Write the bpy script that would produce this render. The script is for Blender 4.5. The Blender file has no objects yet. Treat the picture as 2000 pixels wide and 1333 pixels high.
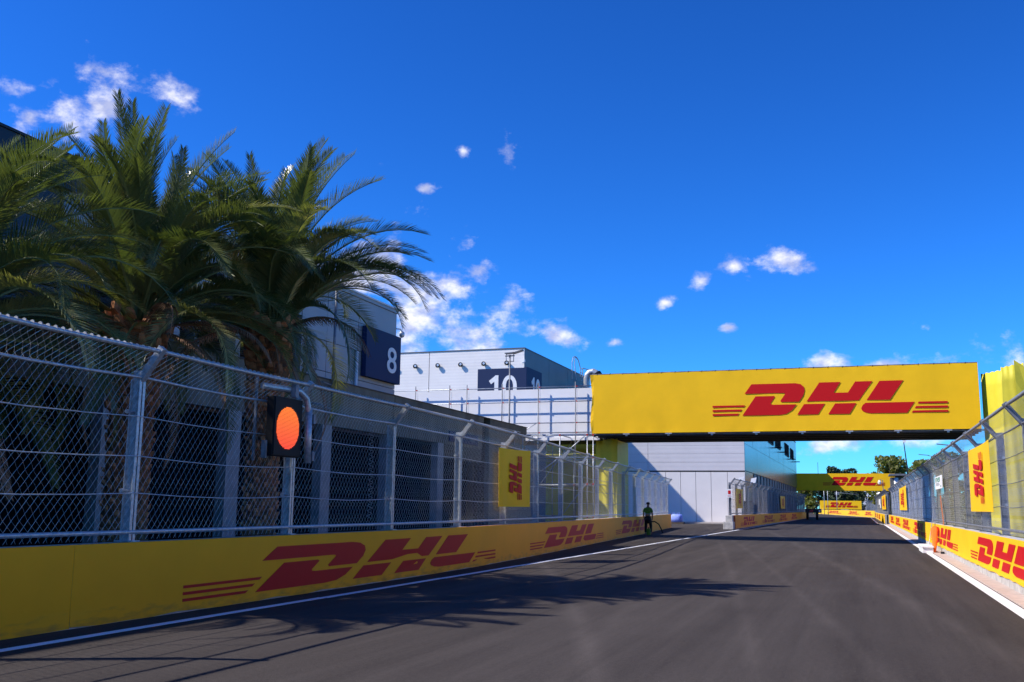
import bpy, bmesh, math, random
from math import radians as R, sin, cos, pi, sqrt, atan2
from mathutils import Vector, Matrix
random.seed(7)
S = bpy.context.scene
C = bpy.data.collections.new('circuit'); S.collection.children.link(C)

# ------------------------------------------------------------------ camera
cam = bpy.data.cameras.new('camera'); co = bpy.data.objects.new('camera', cam); C.objects.link(co)
cr = Vector((0.94522162, 0.32622532, 0.01153808)); cu = Vector((0.04224539, -0.15730008, 0.98664685)); cf = Vector((-0.32368413, 0.93211251, 0.16246495))
co.matrix_world = Matrix(((cr.x, cu.x, -cf.x, 0), (cr.y, cu.y, -cf.y, 0), (cr.z, cu.z, -cf.z, 1.55), (0, 0, 0, 1)))
cam.lens = 35.0; cam.sensor_width = 36; cam.clip_start = 0.05; cam.clip_end = 6000
S.camera = co

# ------------------------------------------------------------------ world, sun
SUNV = Vector((-0.93, -0.46, 1.0)).normalized()
w = bpy.data.worlds.new('World'); S.world = w; w.use_nodes = True
nt = w.node_tree; nt.nodes.clear()
def N(t, ty, **k):
    n = t.nodes.new(ty)
    for a, b in k.items(): setattr(n, a, b)
    return n
def math_n(t, op, a, b=None, c=None, clamp=False):
    n = N(t, 'ShaderNodeMath', operation=op, use_clamp=clamp)
    for i, v in enumerate((a, b, c)):
        if v is None: continue
        if isinstance(v, (int, float)): n.inputs[i].default_value = v
        else: t.links.new(v, n.inputs[i])
    return n.outputs[0]
sky = N(nt, 'ShaderNodeTexSky', sky_type='NISHITA', sun_disc=False)
sky.sun_elevation = math.asin(SUNV.z); sky.sun_rotation = atan2(SUNV.x, SUNV.y) % (2 * pi)
sky.air_density = 1.0; sky.dust_density = 0.1; sky.ozone_density = 3.0; sky.altitude = 600
hs = N(nt, 'ShaderNodeHueSaturation'); hs.inputs['Saturation'].default_value = 1.08; hs.inputs['Value'].default_value = 1.0
nt.links.new(sky.outputs[0], hs.inputs['Color'])
SKYS = 0.098
wb_ = N(nt, 'ShaderNodeVectorMath', operation='MULTIPLY'); nt.links.new(hs.outputs[0], wb_.inputs[0]); wb_.inputs[1].default_value = (0.43, 1.09, 1.72)   # the photograph's strong blue white balance
sk = N(nt, 'ShaderNodeVectorMath', operation='SCALE'); nt.links.new(wb_.outputs[0], sk.inputs[0]); sk.inputs['Scale'].default_value = SKYS
gm = N(nt, 'ShaderNodeGamma'); gm.inputs[1].default_value = 1.34; nt.links.new(sk.outputs[0], gm.inputs[0])
tc = N(nt, 'ShaderNodeTexCoord'); sp = N(nt, 'ShaderNodeSeparateXYZ'); nt.links.new(tc.outputs['Generated'], sp.inputs[0])
az = math_n(nt, 'ARCTAN2', sp.outputs[0], sp.outputs[1]); el = math_n(nt, 'ARCSINE', sp.outputs[2])
cb = N(nt, 'ShaderNodeCombineXYZ'); nt.links.new(az, cb.inputs[0]); nt.links.new(el, cb.inputs[1])
CLOUDS = [(-0.777, 0.352, 0.049, 0.025), (-0.751, 0.363, 0.03, 0.028), (-0.807, 0.34, 0.022, 0.02), (-0.693, 0.379, 0.024, 0.014), (-0.492, 0.221, 0.039, 0.025), (-0.444, 0.195, 0.047, 0.036), (-0.403, 0.196, 0.039, 0.026), (-0.386, 0.168, 0.047, 0.018), (-0.352, 0.16, 0.031, 0.012), (-0.438, 0.16, 0.031, 0.014), (-0.29, 0.169, 0.02, 0.011), (-0.34, 0.344, 0.015, 0.019), (-0.388, 0.351, 0.008, 0.006), (-0.427, 0.313, 0.011, 0.005), (-0.141, 0.22, 0.011, 0.01), (-0.109, 0.236, 0.016, 0.015), (-0.065, 0.24, 0.024, 0.011), (-0.18, 0.201, 0.011, 0.006), (0.063, 0.168, 0.01, 0.008), (-0.23, 0.162, 0.007, 0.004), (-0.118, 0.175, 0.008, 0.004), (-0.022, 0.137, 0.024, 0.010), (0.026, 0.133, 0.019, 0.006), (0.082, 0.138, 0.038, 0.011), (-0.016, 0.06, 0.054, 0.011), (0.047, 0.06, 0.038, 0.011), (0.141, 0.128, 0.014, 0.021),
          (0.5, 0.2, 0.06, 0.03), (0.9, 0.14, 0.08, 0.02), (1.5, 0.3, 0.05, 0.03), (2.2, 0.2, 0.09, 0.03), (2.8, 0.33, 0.06, 0.04), (-1.3, 0.22, 0.07, 0.03), (-2.5, 0.18, 0.09, 0.03)]
dmin = None
for ci, (a, e, rx, ry) in enumerate(CLOUDS):
    n = N(nt, 'ShaderNodeVectorMath', operation='MULTIPLY_ADD'); nt.links.new(cb.outputs[0], n.inputs[0])
    cs_ = 2.1 if 4 <= ci <= 9 else (1.3 if ci < 4 else 1.22)
    rx *= cs_; ry *= cs_
    n.inputs[1].default_value = (1 / rx, 1 / ry, 0); n.inputs[2].default_value = (-a / rx, -e / ry, 0)
    l = N(nt, 'ShaderNodeVectorMath', operation='LENGTH'); nt.links.new(n.outputs[0], l.inputs[0])
    dmin = l.outputs['Value'] if dmin is None else math_n(nt, 'SMOOTH_MIN', dmin, l.outputs['Value'], 0.25)
nz = N(nt, 'ShaderNodeTexNoise'); nz.inputs['Scale'].default_value = 22; nz.inputs['Detail'].default_value = 9; nz.inputs['Roughness'].default_value = 0.62
mp = N(nt, 'ShaderNodeMapping'); mp.inputs['Scale'].default_value = (1, 1, 1.5)
nt.links.new(tc.outputs['Generated'], mp.inputs[0]); nt.links.new(mp.outputs[0], nz.inputs['Vector'])
m1 = math_n(nt, 'SUBTRACT', 1.0, dmin)
m2 = math_n(nt, 'MULTIPLY_ADD', nz.outputs['Fac'], 4.8, -2.62)
m3 = math_n(nt, 'ADD', m1, m2)
mr = N(nt, 'ShaderNodeMapRange', interpolation_type='SMOOTHSTEP'); nt.links.new(m3, mr.inputs[0])
mr.inputs[1].default_value = -0.1; mr.inputs[2].default_value = 1.25; mr.inputs[4].default_value = 0.93
nz2 = N(nt, 'ShaderNodeTexNoise'); nz2.inputs['Scale'].default_value = 48; nz2.inputs['Detail'].default_value = 5; nt.links.new(mp.outputs[0], nz2.inputs['Vector'])
cm = N(nt, 'ShaderNodeMix', data_type='RGBA'); cm.inputs[6].default_value = (0.42, 0.46, 0.68, 1); cm.inputs[7].default_value = (0.88, 0.87, 0.92, 1)
cfac = N(nt, 'ShaderNodeMapRange'); nt.links.new(nz2.outputs['Fac'], cfac.inputs[0]); cfac.inputs[1].default_value = 0.38; cfac.inputs[2].default_value = 0.58
nt.links.new(cfac.outputs[0], cm.inputs[0])
mixw = N(nt, 'ShaderNodeMix', data_type='RGBA'); nt.links.new(mr.outputs[0], mixw.inputs[0]); nt.links.new(gm.outputs[0], mixw.inputs[6]); nt.links.new(cm.outputs[2], mixw.inputs[7])
bg = N(nt, 'ShaderNodeBackground'); wo = N(nt, 'ShaderNodeOutputWorld'); nt.links.new(mixw.outputs[2], bg.inputs[0]); bg.inputs[1].default_value = 1.0
nt.links.new(bg.outputs[0], wo.inputs[0])
sl = bpy.data.lights.new('sun', 'SUN'); sl.energy = 5.0; sl.angle = R(0.53); sl.color = (1.0, 0.94, 0.86)
so = bpy.data.objects.new('sun', sl); C.objects.link(so); so.rotation_euler = SUNV.to_track_quat('Z', 'Y').to_euler()
S.view_settings.view_transform = 'Standard'; S.view_settings.look = 'None'; S.view_settings.exposure = 0.36; S.view_settings.gamma = 1.0
S.cycles.max_bounces = 6; S.cycles.transparent_max_bounces = 8

# ------------------------------------------------------------------ materials
def mat(name, col, rough=0.7, metal=0.0, var=0.0, vs=3.0, bump=0.0, bs=40.0, stretch=(1, 1, 1), spec=0.5, col2=None, fac=None, detail=6, emit=0, sheen=0, trans=0):
    m = bpy.data.materials.new(name); m.use_nodes = True; t = m.node_tree
    p = t.nodes['Principled BSDF']
    p.inputs['Base Color'].default_value = (*col, 1); p.inputs['Roughness'].default_value = rough; p.inputs['Metallic'].default_value = metal
    p.inputs['Specular IOR Level'].default_value = spec
    if var or col2 or bump:
        tcn = N(t, 'ShaderNodeTexCoord'); mpn = N(t, 'ShaderNodeMapping'); mpn.inputs['Scale'].default_value = stretch; t.links.new(tcn.outputs['Object'], mpn.inputs[0])
    if var or col2:
        n = N(t, 'ShaderNodeTexNoise'); n.inputs['Scale'].default_value = vs; n.inputs['Detail'].default_value = detail; n.inputs['Roughness'].default_value = 0.6; t.links.new(mpn.outputs[0], n.inputs['Vector'])
        c2 = col2 if col2 else tuple(c * (1 - var) for c in col)
        c1 = col if col2 else tuple(min(1, c * (1 + var * 0.6)) for c in col)
        mx = N(t, 'ShaderNodeMix', data_type='RGBA'); mx.inputs[6].default_value = (*c1, 1); mx.inputs[7].default_value = (*c2, 1)
        rg = N(t, 'ShaderNodeMapRange'); t.links.new(n.outputs['Fac'], rg.inputs[0]); f = fac or (0.35, 0.68); rg.inputs[1].default_value = f[0]; rg.inputs[2].default_value = f[1]
        t.links.new(rg.outputs[0], mx.inputs[0]); t.links.new(mx.outputs[2], p.inputs['Base Color'])
    if bump:
        n = N(t, 'ShaderNodeTexNoise'); n.inputs['Scale'].default_value = bs; n.inputs['Detail'].default_value = 4; t.links.new(mpn.outputs[0], n.inputs['Vector'])
        b = N(t, 'ShaderNodeBump'); b.inputs['Strength'].default_value = bump; b.inputs['Distance'].default_value = 0.02; t.links.new(n.outputs['Fac'], b.inputs['Height']); t.links.new(b.outputs[0], p.inputs['Normal'])
    if emit:
        p.inputs['Emission Color'].default_value = (*col, 1); p.inputs['Emission Strength'].default_value = emit
    return m
YEL = (0.94, 0.54, 0.009); RED = (0.55, 0.006, 0.008)
M = dict(
    yellow=mat('yellow_vinyl', YEL, 0.55, spec=0.2, var=0.06, vs=0.8, bump=0.12, bs=3.0, stretch=(1, 1, 1)),
    red=mat('red_print', RED, 0.55, spec=0.2),
    sheet=mat('yellow_tarpaulin', (0.64, 0.55, 0.03), 0.6, var=0.1, vs=1.5, bump=0.4, bs=2.5),
    galv=mat('galvanised_steel', (0.44, 0.46, 0.48), 0.42, 0.45, var=0.3, vs=18, bump=0.05, bs=30),
    galvdullshade=mat('dull_and_shaded_steel', (0.19, 0.20, 0.22), 0.55, 0.3, var=0.35, vs=7),
    wiredull=mat('darker_mesh_wire', (0.30, 0.29, 0.27), 0.5, 0.5),  # darker wire for the distant fences
    wire=mat('mesh_wire', (0.60, 0.59, 0.56), 0.35, 0.55),
    conc=mat('barrier_concrete', (0.48, 0.46, 0.43), 0.85, var=0.25, vs=4, bump=0.3, bs=60),
    olive=mat('building_concrete', (0.15, 0.14, 0.105), 0.88, var=0.35, vs=1.3, bump=0.3, bs=25, stretch=(1, 1, 0.35)),
    column=mat('painted_column', (0.25, 0.255, 0.26), 0.7, var=0.2, vs=3),
    dark=mat('dark_interior', (0.006, 0.006, 0.007), 0.9, var=0.5, vs=3, spec=0.05),
    black=mat('black_plastic', (0.008, 0.008, 0.009), 0.6, spec=0.2),
    blacksteel=mat('black_steel', (0.02, 0.02, 0.022), 0.55, 0.2, var=0.4, vs=5),
    clad=mat('grey_cladding', (0.31, 0.315, 0.325), 0.5, 0.1, var=0.08, vs=0.7),
    cladw=mat('white_cladding', (0.66, 0.69, 0.74), 0.5, 0.0, var=0.05, vs=0.5),
    cladh=mat('hall_cladding', (0.74, 0.70, 0.67), 0.5, 0.0, var=0.06, vs=0.4),
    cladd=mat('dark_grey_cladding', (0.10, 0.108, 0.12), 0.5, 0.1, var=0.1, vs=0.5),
    mirror=mat('polished_cladding', (0.17, 0.185, 0.21), 0.24, 0.55, var=0.35, vs=0.6, stretch=(1, 0.25, 0.12)),
    roofd=mat('dark_fascia', (0.022, 0.025, 0.032), 0.45, 0.3),
    navy=mat('navy_sign', (0.010, 0.026, 0.085), 0.65, spec=0.25),
    white=mat('white_paint', (0.80, 0.80, 0.80), 0.6, var=0.08, vs=3),
    whitepanel=mat('white_panel', (0.86, 0.85, 0.84), 0.5, var=0.04, vs=1),
    louvre=mat('louvre_slat', (0.05, 0.055, 0.065), 0.5, 0.3),
    lampg=mat('lamp_glass', (0.55, 0.57, 0.6), 0.2, 0.2),
    bark=mat('palm_bark', (0.34, 0.135, 0.055), 0.95, col2=(0.08, 0.035, 0.018), vs=9, bump=0.8, bs=30),
    stub=mat('palm_leaf_base', (0.62, 0.25, 0.10), 0.85, col2=(0.24, 0.09, 0.035), vs=12, bump=0.5, bs=30),
    frond=mat('palm_leaflet', (0.036, 0.062, 0.018), 0.42, col2=(0.070, 0.082, 0.022), vs=1.2),
    frondl=mat('pale_palm_leaflet', (0.14, 0.13, 0.035), 0.45, col2=(0.05, 0.075, 0.022), vs=1.6),
    frondd=mat('dead_palm_leaflet', (0.38, 0.20, 0.11), 0.8, col2=(0.11, 0.065, 0.035), vs=2),
    rachis=mat('palm_rib', (0.15, 0.17, 0.055), 0.5),
    leaf=mat('broad_leaf', (0.055, 0.085, 0.015), 0.6, col2=(0.11, 0.10, 0.016), vs=0.8),
    leafd=mat('dark_leaf', (0.022, 0.045, 0.014), 0.65, col2=(0.045, 0.065, 0.018), vs=0.8),
    trunk=mat('tree_bark', (0.09, 0.065, 0.045), 0.9, var=0.3, vs=5),
    pink=mat('kerb_concrete', (0.50, 0.40, 0.34), 0.85, var=0.18, vs=3, bump=0.2, bs=80),
    redc=mat('red_coupler', (0.55, 0.03, 0.015), 0.5),
    hivis=mat('hi_vis_green', (0.08, 0.20, 0.016), 0.7, var=0.1, vs=8),
    navycloth=mat('dark_trousers', (0.010, 0.011, 0.016), 0.85),
    skin=mat('skin', (0.28, 0.15, 0.10), 0.6),
    orange=mat('orange_cloth', (0.85, 0.16, 0.01), 0.6, var=0.15, vs=6, bump=0.4, bs=10),
    endred=mat('orange_red_board', (0.42, 0.08, 0.015), 0.6),
    strap=mat('faded_orange_strap', (0.42, 0.13, 0.04), 0.8, var=0.4, vs=9),
    green=mat('green_print', (0.01, 0.22, 0.10), 0.5),
    greyprint=mat('grey_print', (0.22, 0.23, 0.24), 0.5),
    bag=mat('blue_white_bag', (0.30, 0.38, 0.85), 0.7, var=0.3, vs=4, bump=0.5, bs=6),
    ground=mat('far_ground', (0.17, 0.15, 0.12), 0.95, col2=(0.08, 0.09, 0.05), vs=0.06),
    yard=mat('yard_asphalt', (0.09, 0.085, 0.08), 0.9, var=0.25, vs=0.8, bump=0.2, bs=60),
    pave=mat('pavement_concrete', (0.42, 0.37, 0.33), 0.9, var=0.15, vs=2),
    taillight=mat('red_lens', (0.6, 0.01, 0.02), 0.3),
)
# asphalt: fine speckle + long pale sweeps along the track
def asphalt():
    m = bpy.data.materials.new('track_asphalt'); m.use_nodes = True; t = m.node_tree; p = t.nodes['Principled BSDF']
    tcn = N(t, 'ShaderNodeTexCoord')
    def noise(sc, det, rough, st):
        mpn = N(t, 'ShaderNodeMapping'); mpn.inputs['Scale'].default_value = st; t.links.new(tcn.outputs['Object'], mpn.inputs[0])
        n = N(t, 'ShaderNodeTexNoise'); n.inputs['Scale'].default_value = sc; n.inputs['Detail'].default_value = det; n.inputs['Roughness'].default_value = rough
        t.links.new(mpn.outputs[0], n.inputs['Vector']); return n.outputs['Fac']
    fine = noise(95, 4, 0.75, (1, 1, 1)); mid = noise(0.9, 5, 0.6, (1, 0.5, 1)); streak = noise(1.5, 7, 0.7, (1, 0.028, 1)); wide = noise(0.33, 3, 0.5, (1, 0.05, 1)); scr = noise(7, 4, 0.6, (1, 0.05, 1))
    a = math_n(t, 'MULTIPLY_ADD', streak, 1.0, -0.30, clamp=True)
    agg = noise(17, 4, 0.85, (1, 1, 1))
    b = math_n(t, 'MULTIPLY_ADD', mid, 0.35, 0.0)
    c = math_n(t, 'MULTIPLY_ADD', wide, 0.5, 0.0)
    s1 = math_n(t, 'ADD', math_n(t, 'ADD', a, b), c)
    s1 = math_n(t, 'ADD', s1, math_n(t, 'MULTIPLY_ADD', scr, 0.16, -0.08))
    s1 = math_n(t, 'ADD', s1, math_n(t, 'MULTIPLY_ADD', agg, 0.9, -0.45))
    # dusty tyre arcs across the track
    sx_ = N(t, 'ShaderNodeSeparateXYZ'); t.links.new(tcn.outputs['Object'], sx_.inputs[0]); X_, Y_ = sx_.outputs[0], sx_.outputs[1]; y2 = math_n(t, 'MULTIPLY', Y_, Y_)
    for c2, c1, c0, w_, am in ((-0.00236, -0.2593, 0.24, 0.22, 0.42), (-0.00024, -0.1262, 0.30, 0.16, 0.30), (-0.0001, -0.1192, 2.98, 0.30, 0.42), (-0.00045, -0.1275, 1.54, 0.16, 0.28), (-0.0001, -0.1262, -1.5, 0.2, 0.22)):
        poly = math_n(t, 'ADD', math_n(t, 'MULTIPLY', y2, c2), math_n(t, 'MULTIPLY_ADD', Y_, c1, c0))
        dd = math_n(t, 'ABSOLUTE', math_n(t, 'SUBTRACT', X_, poly)); q_ = math_n(t, 'MULTIPLY_ADD', dd, -1.0 / w_, 1.0, clamp=True)
        q_ = math_n(t, 'MULTIPLY', math_n(t, 'MULTIPLY', q_, mid), am * 1.1); s1 = math_n(t, 'ADD', s1, q_)
    rg = N(t, 'ShaderNodeMapRange'); t.links.new(s1, rg.inputs[0]); rg.inputs[1].default_value = 0.25; rg.inputs[2].default_value = 1.25
    mx = N(t, 'ShaderNodeMix', data_type='RGBA'); mx.inputs[6].default_value = (0.029, 0.0245, 0.0222, 1); mx.inputs[7].default_value = (0.092, 0.079, 0.071, 1); t.links.new(rg.outputs[0], mx.inputs[0])
    sp_ = N(t, 'ShaderNodeMapRange'); t.links.new(fine, sp_.inputs[0]); sp_.inputs[1].default_value = 0.3; sp_.inputs[2].default_value = 0.75; sp_.inputs[3].default_value = 0.3; sp_.inputs[4].default_value = 2.1
    vm = N(t, 'ShaderNodeVectorMath', operation='SCALE'); t.links.new(mx.outputs[2], vm.inputs[0]); t.links.new(sp_.outputs[0], vm.inputs['Scale'])
    # scattered pale stone chips
    v = N(t, 'ShaderNodeTexVoronoi'); v.inputs['Scale'].default_value = 9; t.links.new(tcn.outputs['Object'], v.inputs['Vector'])
    gt = math_n(t, 'LESS_THAN', v.outputs['Distance'], 0.045)
    vc = N(t, 'ShaderNodeSeparateColor'); t.links.new(v.outputs['Color'], vc.inputs[0]); g2 = math_n(t, 'GREATER_THAN', vc.outputs[0], 0.93); gg = math_n(t, 'MULTIPLY', gt, g2)
    mx2 = N(t, 'ShaderNodeMix', data_type='RGBA'); t.links.new(gg, mx2.inputs[0]); t.links.new(vm.outputs[0], mx2.inputs[6]); mx2.inputs[7].default_value = (0.28, 0.26, 0.24, 1)
    t.links.new(mx2.outputs[2], p.inputs['Base Color']); p.inputs['Roughness'].default_value = 0.82; p.inputs['Specular IOR Level'].default_value = 0.06
    b_ = N(t, 'ShaderNodeBump'); b_.inputs['Strength'].default_value = 0.5; b_.inputs['Distance'].default_value = 0.006; t.links.new(fine, b_.inputs['Height']); t.links.new(b_.outputs[0], p.inputs['Normal'])
    return m
M['asphalt'] = asphalt()
def leafy(name, c1, c2, tr, rough=0.38):
    m = mat(name, c1, rough, col2=c2, vs=1.3, spec=0.6); t = m.node_tree; p = t.nodes['Principled BSDF']; o = t.nodes['Material Output']
    tl_ = N(t, 'ShaderNodeBsdfTranslucent'); src = p.inputs['Base Color'].links[0].from_socket
    sc = N(t, 'ShaderNodeVectorMath', operation='MULTIPLY'); t.links.new(src, sc.inputs[0]); sc.inputs[1].default_value = (2.1, 2.3, 0.8); t.links.new(sc.outputs[0], tl_.inputs['Color'])
    ms_ = N(t, 'ShaderNodeMixShader'); ms_.inputs[0].default_value = tr; t.links.new(p.outputs[0], ms_.inputs[1]); t.links.new(tl_.outputs[0], ms_.inputs[2]); t.links.new(ms_.outputs[0], o.inputs['Surface'])
    return m
M['frond'] = leafy('palm_leaflet', (0.068, 0.092, 0.032), (0.125, 0.140, 0.050), 0.2, 0.28)
M['frondl'] = leafy('pale_palm_leaflet', (0.36, 0.33, 0.14), (0.12, 0.15, 0.05), 0.16, 0.32)
M['leaf'] = leafy('broad_leaf', (0.09, 0.125, 0.02), (0.17, 0.15, 0.025), 0.3, 0.6)
def grimy(name, col):
    m = mat(name, col, 0.55, var=0.05, vs=0.8, bump=0.2, bs=3.0, spec=0.2); t = m.node_tree; p = t.nodes['Principled BSDF']; src = p.inputs['Base Color'].links[0].from_socket
    tcn = N(t, 'ShaderNodeTexCoord'); sp__ = N(t, 'ShaderNodeSeparateXYZ'); t.links.new(tcn.outputs['Object'], sp__.inputs[0])
    mpn = N(t, 'ShaderNodeMapping'); mpn.inputs['Scale'].default_value = (1, 0.6, 2.5); t.links.new(tcn.outputs['Object'], mpn.inputs[0])
    n = N(t, 'ShaderNodeTexNoise'); n.inputs['Scale'].default_value = 5; n.inputs['Detail'].default_value = 7; t.links.new(mpn.outputs[0], n.inputs['Vector'])
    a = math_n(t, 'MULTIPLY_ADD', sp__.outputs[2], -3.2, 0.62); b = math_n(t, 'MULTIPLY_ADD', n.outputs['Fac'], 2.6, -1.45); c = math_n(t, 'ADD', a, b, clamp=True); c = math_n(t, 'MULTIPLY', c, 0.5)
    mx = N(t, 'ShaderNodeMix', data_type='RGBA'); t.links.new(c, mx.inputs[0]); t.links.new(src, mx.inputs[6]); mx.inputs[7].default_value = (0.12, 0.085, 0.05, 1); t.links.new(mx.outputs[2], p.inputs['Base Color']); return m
M['shadevinyl'] = grimy('shade_orange_vinyl', (0.97, 0.395, 0.003)); M['barriervinyl'] = grimy('yellow_barrier_vinyl', YEL)  # vinyl of the left barriers has their orange shade painted into its colour
def corrugated(name, col, rough, metal, per, axis, depth=0.4):
    m = mat(name, col, rough, metal, var=0.05, vs=0.6); t = m.node_tree; p = t.nodes['Principled BSDF']
    tcn = N(t, 'ShaderNodeTexCoord'); wv = N(t, 'ShaderNodeTexWave', wave_type='BANDS', bands_direction=axis, wave_profile='SIN'); wv.inputs['Scale'].default_value = 0.3142 / per
    t.links.new(tcn.outputs['Object'], wv.inputs['Vector'])
    b = N(t, 'ShaderNodeBump'); b.inputs['Strength'].default_value = depth; b.inputs['Distance'].default_value = 0.03; t.links.new(wv.outputs['Fac'], b.inputs['Height']); t.links.new(b.outputs[0], p.inputs['Normal'])
    return m
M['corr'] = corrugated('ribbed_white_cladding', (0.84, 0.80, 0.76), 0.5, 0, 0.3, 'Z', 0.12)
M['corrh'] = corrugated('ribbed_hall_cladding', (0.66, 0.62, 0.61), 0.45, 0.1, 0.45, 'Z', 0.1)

# ------------------------------------------------------------------ helpers
class MB:
    def __init__(s): s.v = []; s.f = []
    def quad(s, a, b, c, d):
        n = len(s.v); s.v += [tuple(a), tuple(b), tuple(c), tuple(d)]; s.f.append((n, n + 1, n + 2, n + 3)); return s
    def tri(s, a, b, c):
        n = len(s.v); s.v += [tuple(a), tuple(b), tuple(c)]; s.f.append((n, n + 1, n + 2)); return s
    def box(s, x0, x1, y0, y1, z0, z1):
        n = len(s.v); s.v += [(x, y, z) for z in (z0, z1) for y in (y0, y1) for x in (x0, x1)]
        s.f += [tuple(n + i for i in q) for q in ((0, 2, 3, 1), (4, 5, 7, 6), (0, 1, 5, 4), (2, 6, 7, 3), (0, 4, 6, 2), (1, 3, 7, 5))]; return s
    def obox(s, o, ax, ay, az_):   # oriented box from corner o with three edge vectors
        o, ax, ay, az_ = map(Vector, (o, ax, ay, az_)); n = len(s.v)
        s.v += [tuple(o + ax * i + ay * j + az_ * k) for k in (0, 1) for j in (0, 1) for i in (0, 1)]
        s.f += [tuple(n + i for i in q) for q in ((0, 2, 3, 1), (4, 5, 7, 6), (0, 1, 5, 4), (2, 6, 7, 3), (0, 4, 6, 2), (1, 3, 7, 5))]; return s
    def tube(s, pts, r, n=6, caps=True, r2=None):
        pts = [Vector(p) for p in pts]; k0 = len(s.v); m = len(pts); up = None
        for i, p in enumerate(pts):
            d = (pts[min(i + 1, m - 1)] - pts[max(i - 1, 0)])
            if d.length < 1e-9: d = Vector((0, 0, 1))
            d.normalize()
            a = Vector((0, 0, 1)) if abs(d.z) < 0.95 else Vector((1, 0, 0))
            if up is not None and (up - d * up.dot(d)).length > 0.05: a = up
            u = (a - d * a.dot(d)).normalized(); v = d.cross(u); up = u
            rr = r if r2 is None else r + (r2 - r) * i / max(1, m - 1)
            for j in range(n):
                t = 2 * pi * j / n; s.v.append(tuple(p + u * (rr * cos(t)) + v * (rr * sin(t))))
        for i in range(m - 1):
            for j in range(n):
                a = k0 + i * n + j; b = k0 + i * n + (j + 1) % n; s.f.append((a, b, b + n, a + n))
        if caps and n > 2:
            s.f.append(tuple(k0 + j for j in range(n - 1, -1, -1))); s.f.append(tuple(k0 + (m - 1) * n + j for j in range(n)))
        return s
    def lathe(s, o, prof, n=20, axis='z'):
        k0 = len(s.v)
        for r, h in prof:
            for j in range(n):
                t = 2 * pi * j / n; c, d = r * cos(t), r * sin(t)
                q = (c, d, h) if axis == 'z' else ((c, h, d) if axis == 'y' else (h, c, d)); s.v.append((o[0] + q[0], o[1] + q[1], o[2] + q[2]))
        for i in range(len(prof) - 1):
            for j in range(n):
                a = k0 + i * n + j; b = k0 + i * n + (j + 1) % n; s.f.append((a, b, b + n, a + n))
        s.f.append(tuple(k0 + j for j in range(n))); s.f.append(tuple(k0 + (len(prof) - 1) * n + j for j in range(n))); return s
    def mesh(s, name, m, off=(0, 0, 0), smooth=False):
        me = bpy.data.meshes.new(name); ox, oy, oz = off
        me.from_pydata([(x - ox, y - oy, z - oz) for x, y, z in s.v], [], s.f)
        for mm in (m if isinstance(m, (list, tuple)) else [m]): me.materials.append(M[mm] if isinstance(mm, str) else mm)
        if smooth: me.shade_smooth()
        me.update(); return me
def rootof(o):
    while o.parent: o = o.parent
    return o
def put(me, name, parent=None, loc=(0, 0, 0)):
    o = bpy.data.objects.new(name, me); C.objects.link(o); o.location = loc
    if parent: o.parent = parent
    return o
def part(mb, name, m, parent, smooth=False, label=None, kind=None, bevel=0):
    L = rootof(parent).location
    o = put(mb.mesh(name, m, (L.x, L.y, L.z), smooth), name, parent)
    if label: o['label'] = label
    if kind: o['kind'] = kind
    if bevel:
        b = o.modifiers.new('bevel', 'BEVEL'); b.width = bevel; b.segments = 2; b.limit_method = 'ANGLE'
    return o
def thing(name, loc, label, cat, group=None):
    o = bpy.data.objects.new(name, None); C.objects.link(o); o.location = loc; o.empty_display_size = 0.2
    o['label'] = label; o['category'] = cat
    if group: o['group'] = group
    return o
def single(mb, name, m, label, cat, group=None, smooth=False, bevel=0):
    xs = [v[0] for v in mb.v]; ys = [v[1] for v in mb.v]; zs = [v[2] for v in mb.v]
    L = ((min(xs) + max(xs)) / 2, (min(ys) + max(ys)) / 2, min(zs))
    o = put(mb.mesh(name, m, L, smooth), name, None, L); o['label'] = label; o['category'] = cat
    if group: o['group'] = group
    if bevel:
        b = o.modifiers.new('bevel', 'BEVEL'); b.width = bevel; b.segments = 2; b.limit_method = 'ANGLE'
    return o
def struct(mb, name, m):
    o = put(mb.mesh(name, m), name); o['kind'] = 'structure'; return o
def copy_tree(o, parent=None):
    c = o.copy(); C.objects.link(c); c.parent = parent
    for ch in list(o.children): copy_tree(ch, c)
    return c

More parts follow.
